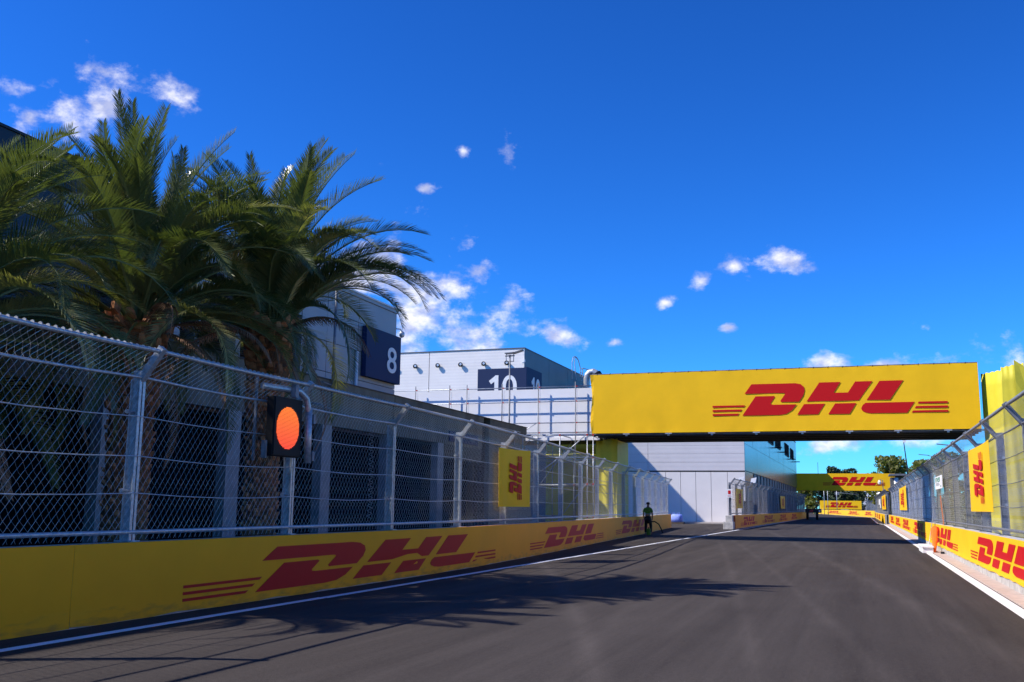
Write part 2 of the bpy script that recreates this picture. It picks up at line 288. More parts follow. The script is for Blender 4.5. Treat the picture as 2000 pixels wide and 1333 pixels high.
LOGO = [[(0.147, 0.696), (0.179, 1.0), (0.276, 0.998), (0.373, 0.996), (0.395, 0.962), (0.409, 0.875), (0.412, 0.754), (0.405, 0.6), (0.386, 0.411), (0.308, 0.411), (0.305, 0.45), (0.325, 0.65), (0.326, 0.682), (0.320, 0.696)], [(0.135, 0.004), (0.196, 0.609), (0.278, 0.609), (0.282, 0.576), (0.263, 0.385), (0.264, 0.346), (0.273, 0.332), (0.375, 0.330), (0.354, 0.146), (0.329, 0.034), (0.298, 0.002)], [(0.418, 0.412), (0.476, 0.998), (0.566, 0.998), (0.535, 0.665), (0.596, 0.665), (0.628, 0.998), (0.7, 0.998), (0.64, 0.412)], [(0.376, 0.003), (0.407, 0.332), (0.497, 0.332), (0.466, 0.003)], [(0.509, 0.003), (0.54, 0.332), (0.629, 0.332), (0.599, 0.003)], [(0.001, 0.336), (0.148, 0.336), (0.143, 0.277), (0.001, 0.277)], [(0.001, 0.203), (0.134, 0.203), (0.128, 0.142), (0.001, 0.142)], [(0.001, 0.071), (0.121, 0.071), (0.115, 0.010), (0.001, 0.010)], [(0.672, 0.414), (0.729, 0.998), (0.827, 0.998), (0.768, 0.414)], [(0.868, 0.332), (0.836, 0.006), (0.687, 0.006), (0.667, 0.033), (0.652, 0.088), (0.648, 0.164), (0.655, 0.265), (0.667, 0.332)], [(0.884, 0.336), (1.0, 0.336), (1.0, 0.277), (0.88, 0.277)], [(0.873, 0.203), (1.0, 0.203), (1.0, 0.142), (0.867, 0.142)], [(0.86, 0.071), (1.0, 0.071), (1.0, 0.010), (0.853, 0.010)]]
def logo_mb(f, thin=False):
    """f(u, v, w): u along 0..1, v up 0..1, w = distance off the surface"""
    mb = MB()
    for poly in LOGO:
        n = len(poly); k = len(mb.v)
        mb.v += [tuple(f(u, v, 0.005)) for u, v in poly] + [tuple(f(u, v, 0.0005)) for u, v in poly]
        mb.f.append(tuple(range(k, k + n)))
        for i in range(n): mb.f.append((k + i, k + (i + 1) % n, k + n + (i + 1) % n, k + n + i))
    return mb

def text_mesh(s, name, m, size, pos, xdir, zdir, bold=0.0, depth=0.012, parent=None, align='CENTER', sx=1.0):
    cu_ = bpy.data.curves.new(name, 'FONT'); cu_.body = s; cu_.size = size; cu_.align_x = align; cu_.align_y = 'BOTTOM_BASELINE'; cu_.offset = bold; cu_.extrude = depth / 2; cu_.resolution_u = 6
    to = bpy.data.objects.new('tmp_text', cu_); C.objects.link(to); dg = bpy.context.evaluated_depsgraph_get(); dg.update()
    me = bpy.data.meshes.new_from_object(to.evaluated_get(dg)); bpy.data.objects.remove(to); me.name = name
    x = Vector(xdir).normalized(); z = Vector(zdir).normalized(); y = z.cross(x)  # text normal = x cross z reversed
    L = rootof(parent).location if parent else Vector((0, 0, 0))
    nrm = x.cross(z)
    for v in me.vertices: v.co = Vector(pos) - L + x * (v.co.x * sx) + z * v.co.y + nrm * v.co.z
    me.materials.clear(); me.materials.append(M[m]); me.update()
    return put(me, name, parent)

# ================================================================== SETTING
struct(MB().quad((-2500, -800, -0.05), (2500, -800, -0.05), (2500, 3000, -0.05), (-2500, 3000, -0.05)), 'ground', 'ground')
mb = MB(); mb.quad((-40, -30, -0.03), (-9.0, -30, -0.03), (-9.0, 140, -0.03), (-40, 140, -0.03)); struct(mb, 'service_yard', 'yard')
mb = MB()
mb.quad((-9.4, -30, 0), (2.42, -30, 0), (2.42, 112, 0), (-9.4, 112, 0)).quad((-40, 20, 0), (-9.4, 20, 0), (-9.4, 97, 0), (-40, 97, 0)).quad((-9.4, 112, 0), (2.42, 112, 0), (2.42, 420, 0), (-60, 420, 0))
struct(mb, 'road', 'asphalt')
mb = MB(); mb.quad((3.2, -30, -0.02), (60, -30, -0.02), (60, 420, -0.02), (3.2, 420, -0.02)); struct(mb, 'verge', 'ground')
struct(MB().box(-40, -10.7, 96.4, 99.96, 0.0, 0.13), 'pavement', 'pave')
# painted edge lines, a few mm of paint on the asphalt
mb = MB(); LX = lambda y: -8.55 + 0.30 * max(0, min(1, (y - 10) / 60))
ys = [-30 + i * 5 for i in range(40)]
for a, b in zip(ys, ys[1:]): mb.box(LX(a) + 0.0, LX(a) + 0.145, a, b, 0.0, 0.004)
struct(MB_ := mb, 'edge_line_left', 'white')
mb = MB(); mb.box(2.18, 2.39, -30, 110, 0.0, 0.004); struct(mb, 'edge_line_right', 'white')
mb = MB(); mb.obox((2.18, 110, 0.0), (0.2, 0, 0), (-0.55, 8, 0), (0, 0, 0.004)); mb.obox((1.63, 118, 0.0), (0.2, 0, 0), (0.0, 76, 0), (0, 0, 0.004)); struct(mb, 'edge_line_far', 'white')
# concrete kerb strip along the foot of the right barrier, laid in slabs
kb = MB().box(2.42, 3.2, -30, 112, -0.05, 0.006); ks = struct(kb, 'kerb', 'pink')
slab = MB().box(0, 0.36, 0.006, 2.985, 0.0, 0.03).mesh('kerb_slab', 'pink')
for i in range(38):
    o = put(slab, 'kerb_slab', ks, (2.425 + random.uniform(-.004, .004), -2 + i * 3.0, random.uniform(-0.003, 0.003)))

# ================================================================== TRACK BARRIERS
def barrier(name, face, label, path, side, z0, wrap0, logos, top=1.0, seams=(), thick=0.42, vinyl='barriervinyl'):
    """path: list of (x, y) along the track face; side=-1 body lies towards -x, +1 towards +x"""
    t = thing(name, (path[0][0], path[0][1], 0), label, 'barrier', 'concrete track barriers wrapped in yellow banner')
    cum = [0]
    for a, b in zip(path, path[1:]): cum.append(cum[-1] + math.dist(a, b))
    def P(u, z, off=0.0):
        i = 0
        while i < len(path) - 2 and u > cum[i + 1]: i += 1
        k = (u - cum[i]) / (cum[i + 1] - cum[i]); a, b = path[i], path[i + 1]
        dx, dy = (b[0] - a[0]), (b[1] - a[1]); l = math.hypot(dx, dy)
        nx, ny = (dy / l, -dx / l) if side < 0 else (-dy / l, dx / l)
        return (a[0] + dx * k + nx * off, a[1] + dy * k + ny * off, z)
    L = cum[-1]; n = max(1, round(L / 4.0))
    for i in range(n):
        u0, u1 = L * i / n + 0.008, L * (i + 1) / n - 0.008; m = MB(); pr = [(0.0, z0), (0.0, top - 0.035), (-0.03, top - 0.005), (-thick, top - 0.005), (-thick - 0.05, z0)]
        k = len(m.v); nv = len(pr)
        for u in (u0, u1):
            for o_, z in pr: m.v.append(P(u, z, o_ - 0.012))
        for j in range(nv): m.f.append((k + j, k + (j + 1) % nv, k + nv + (j + 1) % nv, k + nv + j))
        m.f.append(tuple(k + j for j in range(nv))); m.f.append(tuple(k + nv + j for j in range(nv)))
        part(m, 'concrete_block', 'conc', t)
    # vinyl wrap in lengths, slightly overlapping at the seams
    cuts = [0] + list(seams) + [L]
    for q, (a, b) in enumerate(zip(cuts, cuts[1:])):
        m = MB(); ns = max(1, int((b - a) / 0.5)); hz = 5; k = 0
        for i in range(ns + 1):
            u = a + (b - a) * i / ns
            for j in range(hz + 1):
                z = wrap0 + (top + 0.004 - wrap0) * j / hz
                w_ = 0.0 if j else random.uniform(-0.012, 0.012); dz = 0 if j else random.uniform(-0.02, 0.012)
                m.v.append(P(u, z + dz, 0.004 + 0.002 * (q % 2) + abs(w_)))
            m.v.append(P(u, top + 0.005, -0.05))
        st = hz + 2
        for i in range(ns):
            for j in range(hz + 1): m.f.append((i * st + j, (i + 1) * st + j, (i + 1) * st + j + 1, i * st + j + 1))
        wp = part(m, 'yellow_banner', vinyl, t)
    for u0, u1, za, zb in logos:
        part(logo_mb(lambda u, v, w_: P(u0 + (u1 - u0) * u, za + (zb - za) * v, 0.008 + w_)), 'printed_logo', 'red', wp, label='red stretched DHL lettering with three stripes at each end')
    return t, P, cum
PLL = [(-9.1, -4), (-9.1, 20), (-9.2, 24), (-9.45, 28), (-9.75, 32), (-10.08, 36), (-10.42, 40), (-10.75, 44), (-11.08, 48), (-11.35, 52), (-11.65, 56), (-12.0, 60), (-12.4, 64), (-12.8, 68), (-13.15, 72), (-13.45, 75.6)]
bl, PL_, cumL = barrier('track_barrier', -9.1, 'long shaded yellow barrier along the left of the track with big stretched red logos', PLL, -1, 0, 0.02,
    [(16.13, 29.6, 0.14, 0.83), (33.4, 47.3, 0.19, 0.83), (51.0, 64.0, 0.22, 0.84)], seams=(14.0, 50.4), vinyl='shadevinyl')
barrier('track_barrier', -8.5, 'yellow and orange wrapped barrier beyond the side road on the left', [(-8.54, 73.6), (-8.3, 110), (-7.95, 164)], -1, 0, 0.05, [(3.6, 15.5, 0.2, 0.85), (20, 33, 0.2, 0.85), (38, 50, 0.2, 0.85), (56, 68, 0.2, 0.85)], vinyl='shadevinyl')
single(MB().obox((-9.25, 72.7, 0), (0.72, 0, 0), (0, 0.85, 0), (0, 0, 0.55)).obox((-9.1, 72.9, 0.55), (0.5, 0, 0), (0, 0.62, 0), (0.0, 0, 0.45)), 'concrete_end_block', 'conc', 'pale concrete block in front of the end of the barrier by the side road', 'concrete block', bevel=0.03)
br, PR_, cumR = barrier('track_barrier', 2.75, 'long sunlit yellow barrier on the right of the track above a bare concrete foot', [(2.75, 2), (2.75, 111)], 1, 0.0, 0.2, [], seams=(16.5, 33, 49, 60, 76, 92))
wr = [c for c in br.children if c.name.startswith('yellow_banner')][-1]
for a in (42.0 - 28.5, 45.5 - 15.9 + 0, 45.5, 61.2, 76.6, 91.6, 106.5):
    pass
for y1 in (13.6, 29.7, 45.6, 61.2, 76.4, 91.4, 106.4):
    y0 = y1 - 12.1
    part(logo_mb(lambda u, v, w_: (2.75 - 0.010 - w_, y1 + (y0 - y1) * u, 0.31 + 0.60 * v)), 'printed_logo', 'red', wr, label='red stretched DHL lettering with three stripes at each end')
t5, P5, c5 = barrier('track_barrier', 2.42, 'yellow barrier on the far right beyond the dark gap, with a white patch', [(2.42, 114.6), (2.42, 195)], 1, 0, 0.05, [])
part(MB().tri((2.40, 118.5, 0.0), (2.40, 132, 0.0), (2.40, 124.5, 0.92)).tri((2.40, 132, 0.0), (2.40, 118.5, 0.0), (2.40, 124.5, 0.92)), 'white_patch', 'white', t5)
for y1 in (190, 172, 154):
    part(logo_mb(lambda u, v, w_: (2.42 - 0.010 - w_, y1 - 13 * u, 0.25 + 0.60 * v)), 'printed_logo', 'red', t5)
t6, P6, c6 = barrier('track_barrier', 0, 'bright yellow barrier closing the view at the far bend with three red logos', [(2.42, 195), (-14, 330)], 1, 0, 0.05, [], top=1.25)
def far_logo(xa, ya, xb, yb, za, zb):
    part(logo_mb(lambda u, v, w_: (xa + (xb - xa) * u - 0.02, ya + (yb - ya) * u - 0.02, za + (zb - za) * v)), 'printed_logo', 'red', t6)
def on6(y): return -14 + (330 - y) / 135.0 * 16.42
for ya, yb in ((284, 250), (237, 217), (209, 198)): far_logo(on6(ya), ya, on6(yb), yb, 0.38, 1.05)

# ================================================================== DEBRIS FENCES
def fence(label, path, side, ys_posts, lean=0.28, zb=1.0, near=30, y_end=None, step=0.12, lacing=(), dull=False, postmat=None):
    """path gives fence line (x, y); side=+1 arm leans to +x"""
    t = thing('debris_fence', (path[0][0], path[0][1], zb), label, 'fence', 'tall mesh debris fences standing on the track barriers')
    cum = [0]
    for a, b in zip(path, path[1:]): cum.append(cum[-1] + math.dist(a, b))
    L = cum[-1]
    def P(u, v, off=0.0):
        u = max(0, min(L, u)); i = 0
        while i < len(path) - 2 and u > cum[i + 1]: i += 1
        k = (u - cum[i]) / (cum[i + 1] - cum[i]); a, b = path[i], path[i + 1]
        dx, dy = (b[0] - a[0]), (b[1] - a[1]); l = math.hypot(dx, dy); nx, ny = side * abs(dy) / l, -side * dx / l * (1 if dy > 0 else -1)
        zk = 2.2 - 0.0; h = v if v < zk else zk + (v - zk) * 0.79; o = 0 if v < zk else (v - zk) * 0.61
        # slight sag between posts
        return Vector((a[0] + dx * k + nx * (o + off), a[1] + dy * k + ny * (o + off), zb + 0.03 + h))
    def uof(y):
        for i, (a, b) in enumerate(zip(path, path[1:])):
            if min(a[1], b[1]) - 1e-6 <= y <= max(a[1], b[1]) + 1e-6: return cum[i] + (cum[i + 1] - cum[i]) * abs(y - a[1]) / abs(b[1] - a[1])
        return L if y > path[-1][1] else 0
    V = 2.65; mt = postmat or ('galvdullshade' if dull else 'galv')
    # post: tapered plate with flange + bent arm (one welded piece), ear plate above, bolts
    for y in ys_posts:
        u = uof(y); nr = y < near
        a = P(u, -0.03, 0); b = P(u, 2.2, 0); c = P(u, V + 0.02, 0); tx = (P(u + 0.3, 0) - P(u - 0.3, 0)).normalized(); nx = Vector((tx.y, -tx.x, 0)) * (1 if side > 0 else 1)
        if (nx.x > 0) != (side > 0): nx = -nx
        m = MB()
        wb, wt = 0.15, 0.085
        # web (faces along the track), flanges either side of a gap
        m.obox(a - nx * wb - tx * 0.006, nx * wb, tx * 0.012, Vector((0, 0, 2.33)))
        for s_ in (-1, 1): m.obox(a + tx * (0.012 * s_ + (0 if s_ > 0 else -0.05)) - nx * 0.0, nx * 0.014, tx * 0.05, Vector((0, 0, 2.23)))
        m.obox(a - nx * (wb + 0.002) - tx * 0.05, nx * 0.012, tx * 0.1, Vector((0, 0, 2.2)))
        m.obox(a - nx * (wb + 0.06) - tx * 0.09, nx * (wb + 0.14), tx * 0.18, Vector((0, 0, 0.02)))
        arm = (c - b); an = arm.normalized(); pn = an.cross(tx).normalized()
        m.obox(b - pn * 0.05 - tx * 0.045 - an * 0.04, an * (arm.length + 0.08), tx * 0.09, pn * 0.10)
        po = part(m, 'post', mt, t, bevel=0.004 if nr else 0)
        if nr:
            m = MB()
            for z in (0.45, 0.95, 1.35, 1.8): m.tube([a + Vector((0, 0, z)) - tx * 0.03 - nx * 0.05, a + Vector((0, 0, z)) + tx * 0.03 - nx * 0.05], 0.012, 6)
            for z in (0.68, 1.75): m.tube([a + Vector((0, 0, z)) - tx * 0.13 - nx * 0.1, a + Vector((0, 0, z)) + tx * 0.0 - nx * 0.1], 0.018, 8); m.tube([a + Vector((0, 0, z)) - tx * 0.15 - nx * 0.1, a + Vector((0, 0, z)) - tx * 0.12 - nx * 0.1], 0.03, 8)
            part(m, 'bolts', 'galv', po, kind='stuff')
    us = [uof(y) for y in ys_posts]
    def rail(v, r, nm, sag=0.0, n=6, off=0.0):
        pts = []
        edges = sorted(set([0] + us + [L]))
        for e0, e1 in zip(edges, edges[1:]):
            k = 4 if e0 < near + 20 else 2
            for i in range(k): f = i / k; p = P(e0 + (e1 - e0) * f, v, off); p.z -= sag * sin(pi * f) * (1 + 0.4 * sin(e0 * 1.7 + v)); pts.append(p)
        pts.append(P(L, v, off)); part(MB().tube(pts, r, n), nm, mt, t, smooth=True)
    rail(0.10, 0.030, 'bottom_rail', n=8); rail(2.2, 0.020, 'middle_rail', 0.03, n=8, off=0.015); rail(V, 0.031, 'top_rail', 0.02, n=8)
    for v in (0.62, 1.12, 1.66): rail(v, 0.0085, 'cable', 0.035, 5, off=0.02)
    # chain link: two families of diagonal wires with the kinks of the weave in the near bays
    mw = MB(); m_ = 0.80; rad = 0.0020
    nu = int((L + V * m_) / step) + 2
    for fam in (1, -1):
        for i in range(nu):
            ub = i * step - (V * m_ if fam > 0 else 0); base = max(0, ub); nearw = (path[0][1] + ub) < near
            nseg = 19 if nearw else 0
            vs = [V * k / nseg for k in range(nseg + 1)] if nearw else [0.0, 1.1, 2.2, V]
            pts = []
            for k, v in enumerate(vs):
                u = ub + fam * m_ * v
                if u < 0 or u > L: continue
                wob = (0.010 if k % 2 else -0.010) if nearw else 0
                off = (0.007 if (k + (fam > 0)) % 2 else -0.007) if nearw else fam * 0.003
                pts.append(P(u + wob + 0.02 * sin(u * 1.3 + v * 2), v, off + 0.018 * sin(u * 0.9) * sin(v * 2.1)))
            if len(pts) > 1: mw.tube(pts, rad if nearw else 0.0019, 3, caps=False)
    o = part(mw, 'chain_link_mesh', 'wiredull' if dull else 'wire', t, kind='stuff')
    # twist of the mesh round the top rail
    mt2 = MB(); u = 0
    while u < L:
        yy = path[0][1] + u
        if yy < near + 6: c0 = P(u, V); tx = (P(u + 0.1, V) - P(max(0, u - 0.1), V)).normalized(); mt2.tube([c0 - tx * 0.005, c0 + tx * 0.005], 0.035, 8)
        u += step
    if mt2.v: part(mt2, 'wire_tie', 'wire', t, kind='stuff')
    for y in lacing:
        u = uof(y); pts = []
        for k in range(230): a_ = k * 0.52; v = 0.2 + k * 1.95 / 230; pts.append(P(u + 0.045 * cos(a_) + 0.03 * sin(v * 2), v, 0.045 * sin(a_)))
        part(MB().tube(pts, 0.003, 4, caps=False), 'lacing_wire', 'wire', t, smooth=True)
    return t, P, uof
def shift(path, d): return [(x - d, y) for x, y in path]
FL = shift(PLL, 0.21)
f1, PF1, u1 = fence('tall galvanised debris fence on the left barrier in front of the palms', FL, 1, [-0.75 + 4 * i for i in range(20)] + [75.4], lacing=(8.35, 18.2))
f2, PF2, u2 = fence('debris fence on the barrier beyond the side road, in front of the grey hall', [(-8.72, 73.2), (-8.5, 110), (-8.15, 164)], 1, [73.25] + [77 + 4 * i for i in range(22)], dull=True, near=0)
f3, PF3, u3 = fence('tall debris fence on the right barrier with arms leaning over the track', [(3.05, 5.5), (3.05, 111)], -1, [5.5 + 4 * i for i in range(27)], near=34, postmat='galvdullshade')  # darker steel here: the shade side of posts and arms put into the colour
f4, PF4, u4 = fence('distant debris fence on the far right barrier beyond the gap', [(2.75, 111.5), (2.75, 200)], -1, [112 + 4 * i for i in range(22)], dull=True, near=0)
f5, PF5, u5 = fence('pale distant fence behind the closing barrier at the bend', [(-24, 326), (-4, 318), (1.6, 303), (3.6, 203)], -1, [204 + 9 * i for i in range(12)], dull=True, near=0, step=0.3)

# ================================================================== LED PANEL
lp = thing('light_panel', (-9.0, 14.6, 2.3), 'black light panel showing a glowing orange disc, hung on the left fence', 'light panel')
part(MB().box(-9.16, -9.02, 14.12, 15.0, 2.30, 3.28), 'housing', 'black', lp, bevel=0.01)
part(MB().box(-9.02, -9.005, 14.14, 14.98, 2.32, 3.28), 'screen', 'black', lp)
mled = bpy.data.materials.new('lit_leds'); mled.use_nodes = True; t = mled.node_tree; p = t.nodes['Principled BSDF']
tcn = N(t, 'ShaderNodeTexCoord'); sx_ = N(t, 'ShaderNodeSeparateXYZ'); t.links.new(tcn.outputs['Object'], sx_.inputs[0])
g_ = N(t, 'ShaderNodeMapRange'); t.links.new(sx_.outputs[2], g_.inputs[0]); g_.inputs[1].default_value = 0.14; g_.inputs[2].default_value = 0.80
mx = N(t, 'ShaderNodeMix', data_type='RGBA'); mx.inputs[6].default_value = (1.0, 0.075, 0.03, 1); mx.inputs[7].default_value = (1.0, 0.20, 0.012, 1); t.links.new(g_.outputs[0], mx.inputs[0])
t.links.new(mx.outputs[2], p.inputs['Emission Color']); p.inputs['Emission Strength'].default_value = 1.0; p.inputs['Base Color'].default_value = (0.1, 0.01, 0, 1)
mb = MB(); cy_, cz_, rr = 14.54, 2.775, 0.35; rows = 32
for i in range(rows):
    z = cz_ - rr + (i + 0.5) * 2 * rr / rows; hw = sqrt(max(0, rr * rr - (z - cz_) ** 2)); hw = round(hw / 0.02) * 0.02
    if hw > 0: mb.box(-9.006, -8.996, cy_ - hw, cy_ + hw, z - 0.0078, z + 0.0078)
part(mb, 'lit_disc', mled, lp)
mb = MB().tube([(-9.25, 14.1, 3.45), (-9.0, 14.85, 3.43), (-8.98, 15.06, 3.32), (-8.97, 15.14, 3.10)], 0.055, 10); part(mb, 'pipe_bracket', 'galv', lp, smooth=False)
part(MB().tube([(-8.97, 15.14, 3.16), (-8.97, 15.16, 2.22)], 0.058, 12), 'down_pipe', 'galv', lp, smooth=True)
part(MB().box(-9.02, -8.93, 14.62, 14.72, 3.3, 3.52), 'clamp', 'galvdullshade', lp); part(MB().box(-9.0, -8.9, 15.2, 15.27, 2.9, 3.06).box(-9.0, -8.9, 15.2, 15.27, 2.26, 2.42), 'clamp', 'galvdullshade', lp)
part(MB().box(-9.36, -9.32, 14.06, 14.09, 2.22, 3.6), 'side_plate', 'galvdullshade', lp); part(MB().box(-9.19, -9.10, 14.06, 14.097, 2.26, 2.55), 'side_cover', 'galvdullshade', lp)

# ================================================================== HANGING BANNERS
def vbanner(label, c, along, w_, z0, z1, nrm, group='vertical banners hung on the fences'):
    """vertical banner with the lettering reading upwards"""
    along = Vector(along).normalized(); nrm = Vector(nrm).normalized(); c = Vector(c)
    t = thing('hanging_banner', (c.x, c.y, z0), label, 'banner', group)
    m = MB(); n, k = 8, 10
    for i in range(n + 1):
        for j in range(k + 1):
            u = i / n - 0.5; v = j / k; wv = 0.006 * sin(u * 9 + v * 3) + 0.012 * (abs(u) * 2) ** 3 * (1 if i else -1)
            m.v.append(tuple(c + along * (u * w_) + nrm * wv + Vector((0, 0, z0 - c.z + (z1 - z0) * v - 0.02 * sin(pi * (u + 0.5)) * (1 if j == k else 0)))))
    for i in range(n):
        for j in range(k): a = i * (k + 1) + j; m.f.append((a, a + k + 1, a + k + 2, a + 1))
    o = part(m, 'banner_sheet', 'yellow', t); sm = o.modifiers.new('thick', 'SOLIDIFY'); sm.thickness = 0.006
    # which image side is 'left' : letters read upward, tops of letters towards -along
    hgt = (z1 - z0) * 0.76; lw = w_ * 0.40
    part(logo_mb(lambda u, v, q: tuple(c + along * (lw * (0.5 - v)) + nrm * (0.025 + q) + Vector((0, 0, z0 - c.z + (z1 - z0) * 0.12 + hgt * u)))), 'printed_logo', 'red', o, label='red DHL lettering reading upwards')
    for s_ in (-1, 1):
        part(MB().tube([c + along * (s_ * w_ * 0.48) + nrm * 0.0 + Vector((0, 0, z1 - c.z - 0.03)), c + along * (s_ * w_ * 0.52) - nrm * 0.08 + Vector((0, 0, z1 - c.z + 0.06))], 0.006, 5), 'tie', 'black', t)
    return t
# left fence banner is turned to face oncoming traffic
vbanner('shaded yellow vertical banner on the left fence, between the light panel and the bridge', (-9.22, 26.95, 1.5), (0.16, 1.0, 0), 1.85, 1.50, 3.12, (1.0, -0.16, 0))
vbanner('largest yellow vertical banner, on the right fence near the edge of the photo', (2.93, 28.45, 1.5), (0, -1, 0), 5.2 * 0.98, 1.52, 3.2, (-1, 0, 0))
vbanner('sunlit yellow vertical banner on the right fence beyond the bridge', (2.93, 78.6, 1.5), (0, -1, 0), 13.2, 1.5, 3.15, (-1, 0, 0))
vbanner('farthest yellow vertical banner on the right fence beside a white notice', (2.6, 126, 1.5), (0, -1, 0), 21, 1.53, 3.15, (-1, 0, 0))
vbanner('shaded yellow vertical banner at the near end of the fence beyond the side road', (-8.42, 76.1, 1.5), (0, 1, 0), 3.8, 1.5, 2.93, (1, 0, 0))
vbanner('yellow vertical banner in deep shade farther along the fence beyond the side road', (-8.3, 118.5, 1.5), (0, 1, 0), 6.4, 1.5, 2.9, (1, 0, 0))

# ================================================================== ADVERTISING BRIDGE
YB = 47.5; X0, X1, Z0, Z1 = -12.32, 5.12, 5.05, 7.94; YR = 53.0
bgt = thing('advertising_bridge', (-3.6, YB, 0), 'big yellow bridge over the track with red lettering on its face', 'bridge')
m = MB(); n, k = 150, 12
for i in range(n + 1):
    for j in range(k + 1):
        u = i / n; v = j / k; x = X0 + (X1 - X0) * u; z = Z0 + (Z1 - Z0) * v
        e = 0.006 * sin(x * 3.1 + z) * (1 - abs(2 * v - 1)) + 0.004 * sin(x * 4.7 + sin(x * 1.3) * 2) * (max(0, 1 - v * 6) + max(0, v * 6 - 5)) + (0.03 * sin(z * 5) if i in (0,) else 0)
        zz = z + (0.006 * sin(x * 5) if j == k else 0)
        m.v.append((x + (0.05 * sin(z * 3.0) if i == 0 else 0), YB - e, zz))
for i in range(n):
    for j in range(k): a = i * (k + 1) + j; m.f.append((a, a + k + 1, a + k + 2, a + 1))
fb = part(m, 'front_banner', 'yellow', bgt); sm = fb.modifiers.new('thick', 'SOLIDIFY'); sm.thickness = 0.006; sm.offset = 0
part(logo_mb(lambda u, v, w_: (-6.42 + 10.25 * u, YB - 0.018 - w_, 5.79 + 1.47 * v)), 'printed_logo', 'red', fb, label='red DHL lettering with three stripes at each end')
part(MB().box(X0 + .1, X1 - .1, YR - 0.03, YR, Z0, Z1), 'rear_banner', 'yellow', bgt)
part(MB().box(X0 + .1, X1 - .1, YB + 0.1, YR - 0.1, Z0 + 0.08, Z0 + 0.2), 'deck', 'blacksteel', bgt)
for y in (YB + 0.12, YB + 1.3, YB + 2.6, YB + 4.0, YR - 0.3):
    part(MB().box(X0, X1, y, y + 0.12, Z0 - 0.13, Z0 + 0.06), 'beam', 'blacksteel', bgt)
for i in range(14): x = X0 + 0.4 + i * 1.27; part(MB().box(x, x + 0.09, YB + 0.15, YR - 0.15, Z0 - 0.04, Z0 + 0.07), 'cross_beam', 'blacksteel', bgt)
part(MB().tube([(X0, YB + 0.1, Z0 - 0.05), (X1 + .3, YB + 0.1, Z0 - 0.05)], 0.03, 6), 'front_tube', 'galvdullshade', bgt)
for i in range(8):
    x = X0 + 1.75 + i * 2.05; part(MB().box(x - 0.16, x + 0.16, YB - 0.06, YB + 0.06, Z0 - 0.07, Z0 - 0.02).box(x - 0.05, x + 0.05, YB - 0.03, YB + 0.06, Z0 - 0.14, Z0 - 0.06), 'clamp', 'galv', bgt)
for i in range(27): x = X0 + 0.3 + i * 0.64; part(MB().tube([(x, YB - 0.01, Z1 - 0.02), (x + 0.02, YB + 0.05, Z1 + 0.06)], 0.012, 5), 'tie', 'black', bgt)
part(MB().tube([(X0, YB + 0.08, Z1 + 0.03), (X1, YB + 0.08, Z1 + 0.03)], 0.024, 6), 'top_tube', 'galvdullshade', bgt)
part(MB().box(X0 + .1, X1 - .1, YB + 0.1, YR - 0.05, Z1 - 0.12, Z1 - 0.06), 'roof_deck', 'blacksteel', bgt)

# ---- scaffold towers
def scaffold(label, xs, ys, z0, z1, levels, diag, group='scaffold towers carrying the bridge', mt='galv', loc=None):
    t = thing('scaffold_tower', (xs[0], ys[0], 0), label, 'scaffold', group)
    for x in xs:
        for y in ys:
            p_ = part(MB().tube([(x, y, z0), (x, y, z1)], 0.028, 8), 'upright', mt, t, smooth=True)
    for z in levels:
        for y in ys: part(MB().tube([(xs[0], y, z), (xs[-1], y, z)], 0.024, 6), 'ledger', mt, t, smooth=True)
        for x in xs: part(MB().tube([(x, ys[0], z), (x, ys[-1], z)], 0.024, 6), 'ledger', mt, t, smooth=True)
        m = MB()
        for x in xs:
            for y in ys: m.box(x - 0.035, x + 0.035, y - 0.045, y + 0.0, z - 0.04, z + 0.04)
        part(m, 'coupler', 'redc', t, kind='stuff')
    for (a, b) in diag: part(MB().tube([a, b], 0.024, 6), 'brace', mt, t, smooth=True)
    return t
tl = scaffold('galvanised scaffold tower under the left end of the yellow bridge', [-15.9, -13.95, -12.55, -12.25], [47.6, 50.2, 52.8], 0, 5.05, [1.0, 2.6, 3.9, 5.0],
    [((-13.9, 47.55, 3.9), (-12.6, 47.55, 5.0)), ((-15.9, 47.55, 4.4), (-15.3, 47.55, 5.0)), ((-13.9, 47.55, 1.0), (-12.6, 47.55, 2.6)), ((-15.8, 47.55, 2.6), (-13.95, 47.55, 3.9)), ((-15.8, 50.2, 2.6), (-13.95, 50.2, 5.0)), ((-13.9, 52.8, 2.6), (-15.6, 52.8, 5.0))])
def drape(label, name, pts_top, pts_bot, group=None, seed=0, amp=0.05, n=24, k=12, cat='tarpaulin'):
    rnd = random.Random(seed); m = MB(); a0, a1 = map(Vector, pts_top); b0, b1 = map(Vector, pts_bot)
    nr = (a1 - a0).cross(Vector((0, 0, 1))).normalized(); ph = rnd.uniform(0, 6)
    for i in range(n + 1):
        for j in range(k + 1):
            u, v = i / n, j / k; p_ = (a0.lerp(a1, u)).lerp(b0.lerp(b1, u), v)
            e = amp * (sin(u * 9 + v * 3 + ph) + 0.6 * sin(u * 17 - v * 7 + ph * 2)) * (0.3 + v); sc = 0.04 * sin(u * 4 * pi) ** 2 * (1 if j == 0 else 0)
            m.v.append(tuple(p_ + nr * e - Vector((0, 0, sc))))
    for i in range(n):
        for j in range(k): a = i * (k + 1) + j; m.f.append((a, a + k + 1, a + k + 2, a + 1))
    o = single(m, name, 'sheet', label, cat, group, smooth=True); sm = o.modifiers.new('thick', 'SOLIDIFY'); sm.thickness = 0.008
    return o
drape('hanging yellow sheet below the left end of the bridge', 'yellow_sheet', [(-12.75, 50.1, 4.98), (-11.62, 50.1, 4.98)], [(-12.8, 50.0, 0.2), (-11.65, 50.1, 0.1)], seed=3, amp=0.05)
